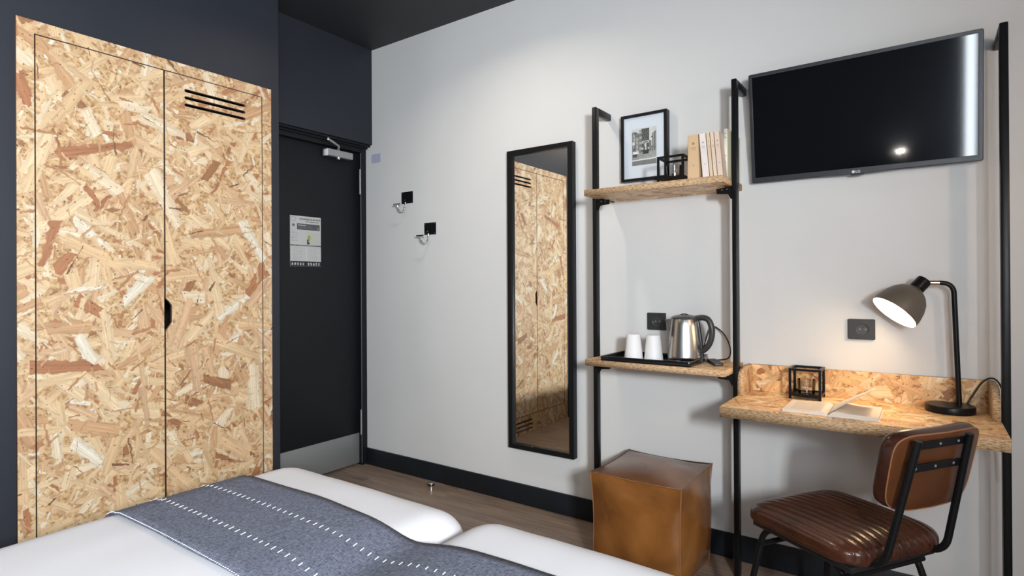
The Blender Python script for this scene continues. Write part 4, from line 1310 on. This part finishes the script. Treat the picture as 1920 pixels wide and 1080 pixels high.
for a_ in range(3):
    for s1_ in (-1, 1):
        for s2_ in (-1, 1):
            pts = []
            for i in range(25):
                t = -1.01 + 2.02 * i / 24
                tt = max(-1, min(1, t))
                if a_ == 0: q = pouf_pt(tt, s2_, (1, s1_)); ex = Vector((1, 0, 0))
                elif a_ == 1: q = pouf_pt(tt, s2_, (0, s1_)); ex = Vector((0, 1, 0))
                else: q = pouf_pt(s2_, tt, (0, s1_)); ex = Vector((0, 0, 1))
                q = q + ex * (t - tt) * .3
                if q.z < .003: q.z = .003
                pts.append(q)
            top = a_ != 2 and s2_ > 0
            tube('seam', pts, .0022 if top else .0026, SEAM_D if top and ((a_ == 0 and s1_ > 0) or (a_ == 1 and s1_ < 0)) else (POUF_L if top else SEAM), pf_, n=6)

# ================================================================== desk chair
CH = Vector((-.218, -.534, 0)); CR = .983
ch = root('desk_chair', CH, 'brown channel-stitched leather chair with black tube frame at the desk', 'chair', rz=CR)
SZ = .470; shx, shy, shz = .195, .205, .038
NCH = 13


def seat_fn(v, n, p):
    ph = (v.x / shx) * NCH / 2 * pi * 1.0
    g = abs(cos(ph)) ** .30          # channels run front to back
    edge = 1.0
    z = v.copy()
    if v.z > -shz * .3:
        z += n * (-.0055 * (1 - g)) * edge
    crown = .012 * (1 - (v.x / shx) ** 2) * (1 - (v.y / shy) ** 2) if v.z > 0 else 0
    z.z += crown
    # front edge rolls down a little
    if v.y > shy * .45: z.z -= .012 * ((v.y - shy * .45) / (shy * .55)) ** 2
    w = .006 * noise.noise(Vector((v.x * 6, v.y * 6, 3)))
    return z + n * w * .3


V, F = rounded_block(shx, shy, shz, (.085, .085, .031), (NCH * 10, 40, 10), seat_fn)
V = [v + Vector((0, 0, SZ - shz)) for v in V]
mk('seat', V, F, CHAIR_L, ch, smooth=True, local=True)
box('seat_board', (-shx + .03, shx - .03), (-shy + .03, shy - .03), (SZ - 2 * shz - .008, SZ - 2 * shz + .010), BLACK_PLASTIC, ch, .004, local=True)
# backrest: local frame tilted back
bt = .207
Bm = Matrix.Translation((.002, -.2500, .688)) @ Matrix.Rotation(bt, 4, 'X')
bhx, bhz, bhy = .167, .1080, .024


def back_outline(s=1.0, n=60):
    P = []
    for i in range(n):
        a = 2 * pi * i / n
        e = 2 / 5.2
        cx_, sz_ = cos(a), sin(a)
        x = math.copysign(abs(cx_) ** e, cx_); z = math.copysign(abs(sz_) ** e, sz_)
        P.append((x * (bhx - (1 - s) * .1) * (1 + .02 * z), z * (bhz - (1 - s) * .1)))
    return P


Bp = Bm @ Matrix.Translation((.038, .001, -.016))
# front pad (leather, wraps round to the piping on the back)
rings = [(.985, -.0235), (1.0, -.016), (1.02, -.006), (1.01, .006), (.96, .015), (.85, .020), (.6, .023), (.3, .0235)]
V, F = [], []
bo = back_outline(n=72)
for (s_, y_) in rings:
    for (x, z) in bo:
        g = 1 - .10 * (1 - abs(cos((x / bhx) * NCH / 2 * pi)) ** .55) if y_ > .015 else 1
        curve = .020 * ((x * s_) / bhx) ** 2     # concave towards the sitter
        V.append(Vector((x * s_, y_ * g + curve, z * s_)))
n = len(bo)
for i in range(len(rings) - 1):
    for j in range(n): F.append((i * n + j, i * n + (j + 1) % n, (i + 1) * n + (j + 1) % n, (i + 1) * n + j))
F.append(tuple((len(rings) - 1) * n + j for j in range(n)))
mk('backrest', [Bp @ v for v in V], F, CHAIR_L, ch, smooth=True, local=True)
# flat tan panel on the back
V, F = [], []
rb = [(.985, -.0240), (.95, -.0262), (.6, -.0275), (.02, -.0280)]
for (s_, y_) in rb:
    for (x, z) in bo: V.append(Vector((x * s_, y_ + .020 * ((x * s_) / bhx) ** 2, z * s_)))
for i in range(len(rb) - 1):
    for j in range(n): F.append((i * n + j, i * n + (j + 1) % n, (i + 1) * n + (j + 1) % n, (i + 1) * n + j))
F.append(tuple((len(rb) - 1) * n + j for j in range(n)))
bp_ = mk('back_panel', [Bp @ v for v in V], F, CHAIR_B, ch, smooth=True, local=True); bp_['label'] = 'smooth tan leather panel on the back'
tube('piping', [Bp @ Vector((x * .985, -.0245 + .020 * (x * .985 / bhx) ** 2, z * .985)) for x, z in bo], .0018, SEAM, ch, local=True, n=6, closed=True)
# frame
for s in (-1, 1):
    top = Bm @ Vector((s * .098, -.0400, .088))
    P = [top, Vector((s * .118, -.232, .425)), Vector((s * .122, -.120, .398)), Vector((s * .122, .10, .394))]
    P = fillet(P, .045, 8)
    tube('back_post', P, .0095, BLACK_METAL, ch, local=True, n=14)
    lf = [(s * .188, .215, 0), (s * .140, .150, .388), (s * .140, -.130, .388), (s * .196, -.235, 0)]
    tube('side_frame', fillet(lf, .055, 8), .0095, BLACK_METAL, ch, local=True, n=14)
    for fy, fx in ((.215, .188), (-.235, .196)):
        lathe('foot_cap', [(.011, 0), (.012, .004), (.011, .014)], (s * fx, fy, .0), BLACK_PLASTIC, ch, 14, local=True)
tube('crossbar', [(-.156, -.146, .364), (.156, -.146, .364)], .0085, BLACK_METAL, ch, local=True, n=12)
tube('crossbar', [(-.156, .158, .330), (.156, .158, .330)], .0085, BLACK_METAL, ch, local=True, n=12)
for zz in (.068, .006):
    st_ = plate('strap', [(-.094, zz - .0105), (.094, zz - .0105), (.094, zz + .0105), (-.094, zz + .0105)], [], .003, Bm @ Matrix(((1, 0, 0, 0), (0, 0, -1, -.0300), (0, 1, 0, 0), (0, 0, 0, 1))), BLACK_METAL, ch, local=True)
    for xx in (-.075, 0, .070):
        c0 = Bm @ Vector((xx, -.0330, zz))
        lathe('rivet', [(.0038, 0), (.0034, .0014), (.0016, .0024)], c0, GREY_METAL, st_, 12, axis=(Bm.to_3x3() @ Vector((0, -1, 0))), local=True)

# ================================================================== door stop on the floor
dst = root('door_stop', (-2.280, -.1290, 0), 'small cylindrical steel door stop screwed to the floor', 'door stop')
lathe('steel_body', [(.0165, 0), (.0165, .026), (.0150, .027)], (-2.280, -.1290, .0003), CHROME, dst, 28)
lathe('rubber_ring', [(.0185, .0272), (.0200, .030), (.0200, .034), (.0185, .0365)], (-2.280, -.1290, 0), BLACK_PLASTIC, dst, 28)
lathe('steel_cap', [(.0150, .0366), (.0150, .041), (.0120, .0430)], (-2.280, -.1290, 0), CHROME, dst, 28)

# ================================================================== things out of the frame that light the room
clp = root('ceiling_fill_lamp', (-2.15, -2.60, 2.60), 'added round flush white fill lamp on the ceiling above the beds', 'lamp')  # invented fixture, adds warm fill over the aisle floor
lathe('canopy', [(.17, 0), (.17, .07)], (-2.15, -2.60, 2.603), LINEN, clp, 40)
lathe('diffuser', [(.0, -.010), (.12, -.006), (.165, .003)], (-2.15, -2.60, 2.60), emit('opal_diffuser', (1, .9, .78), 3), clp, 40, cap0=False)
dl = root('ceiling_downlight', (-1.65, -.72, 2.666), 'small round recessed ceiling spotlight near the coat hooks', 'downlight')
lathe('trim_ring', [(.044, .006), (.046, 0), (.056, 0), (.058, .008)], (-1.65, -.72, 2.6655), GREY_METAL, dl, 32, cap0=False, cap1=False)
lathe('lens', [(.0, 0), (.045, .0005)], (-1.65, -.72, 2.6700), emit('downlight_lens', (1, .88, .72), 6), dl, 32, cap0=False, cap1=False)
sl = root('side_wall_light', (.93, -1.15, 1.68), 'small black and white wall light on the window-side wall near the desk', 'wall lamp')
plate('back_plate', circ(-1.15, 1.72, .045, 28), [], .012, Matrix(((0, 0, -1, .9995), (1, 0, 0, 0), (0, 1, 0, 0), (0, 0, 0, 1))), BLACK_METAL, sl)
tube('arm', [(.988, -1.15, 1.72), (.93, -1.15, 1.74)], .007, BLACK_METAL, sl, n=10)
lathe('globe', [(.0, -.040), (.026, -.030), (.040, 0), (.026, .030), (.0, .040)], (.915, -1.15, 1.74), emit('warm_globe', (1, .78, .55), 4), sl, 24, cap0=False, cap1=False)
wl = root('wall_lamp', (-.16, -3.44, 1.25), 'small black cylinder wall lamp on the wall behind the beds', 'wall lamp')
box('wall_bracket', (-.18, -.14), (-3.499, -3.43), (1.29, 1.33), BLACK_METAL, wl, .003)
lathe('cylinder_shade', [(.040, 0), (.042, .002), (.042, .090), (.038, .090), (.038, .004)], (-.16, -3.39, 1.27), BLACK_METAL, wl, 32, cap1=False)
lathe('lamp_glass', [(.0, .086), (.036, .086)], (-.16, -3.39, 1.27), emit('lamp_glass', (1, .9, .76), 8), wl, 24, cap0=False, cap1=False)
cu_ = []
for side in ((wy1 + .02, wy1 + .30),):
    pts = []
    for i in range(60):
        t = i / 59; yy = side[0] + (side[1] - side[0]) * t
        pts.append(Vector((XR - .06 + .022 * sin(t * 2 * pi * 7), yy, 0)))
    V, F = [], []
    for p_ in pts: V.append((p_.x, p_.y, .06)); V.append((p_.x, p_.y, 2.50))
    for i in range(59): F.append((i * 2, i * 2 + 1, i * 2 + 3, i * 2 + 2))
    c_ = mk('curtain', V, F, CURTAIN, smooth=True)
    sm_ = c_.modifiers.new('thickness', 'SOLIDIFY'); sm_.thickness = .002
    tag(c_, 'grey curtain drawn to the side of the window', 'curtain')
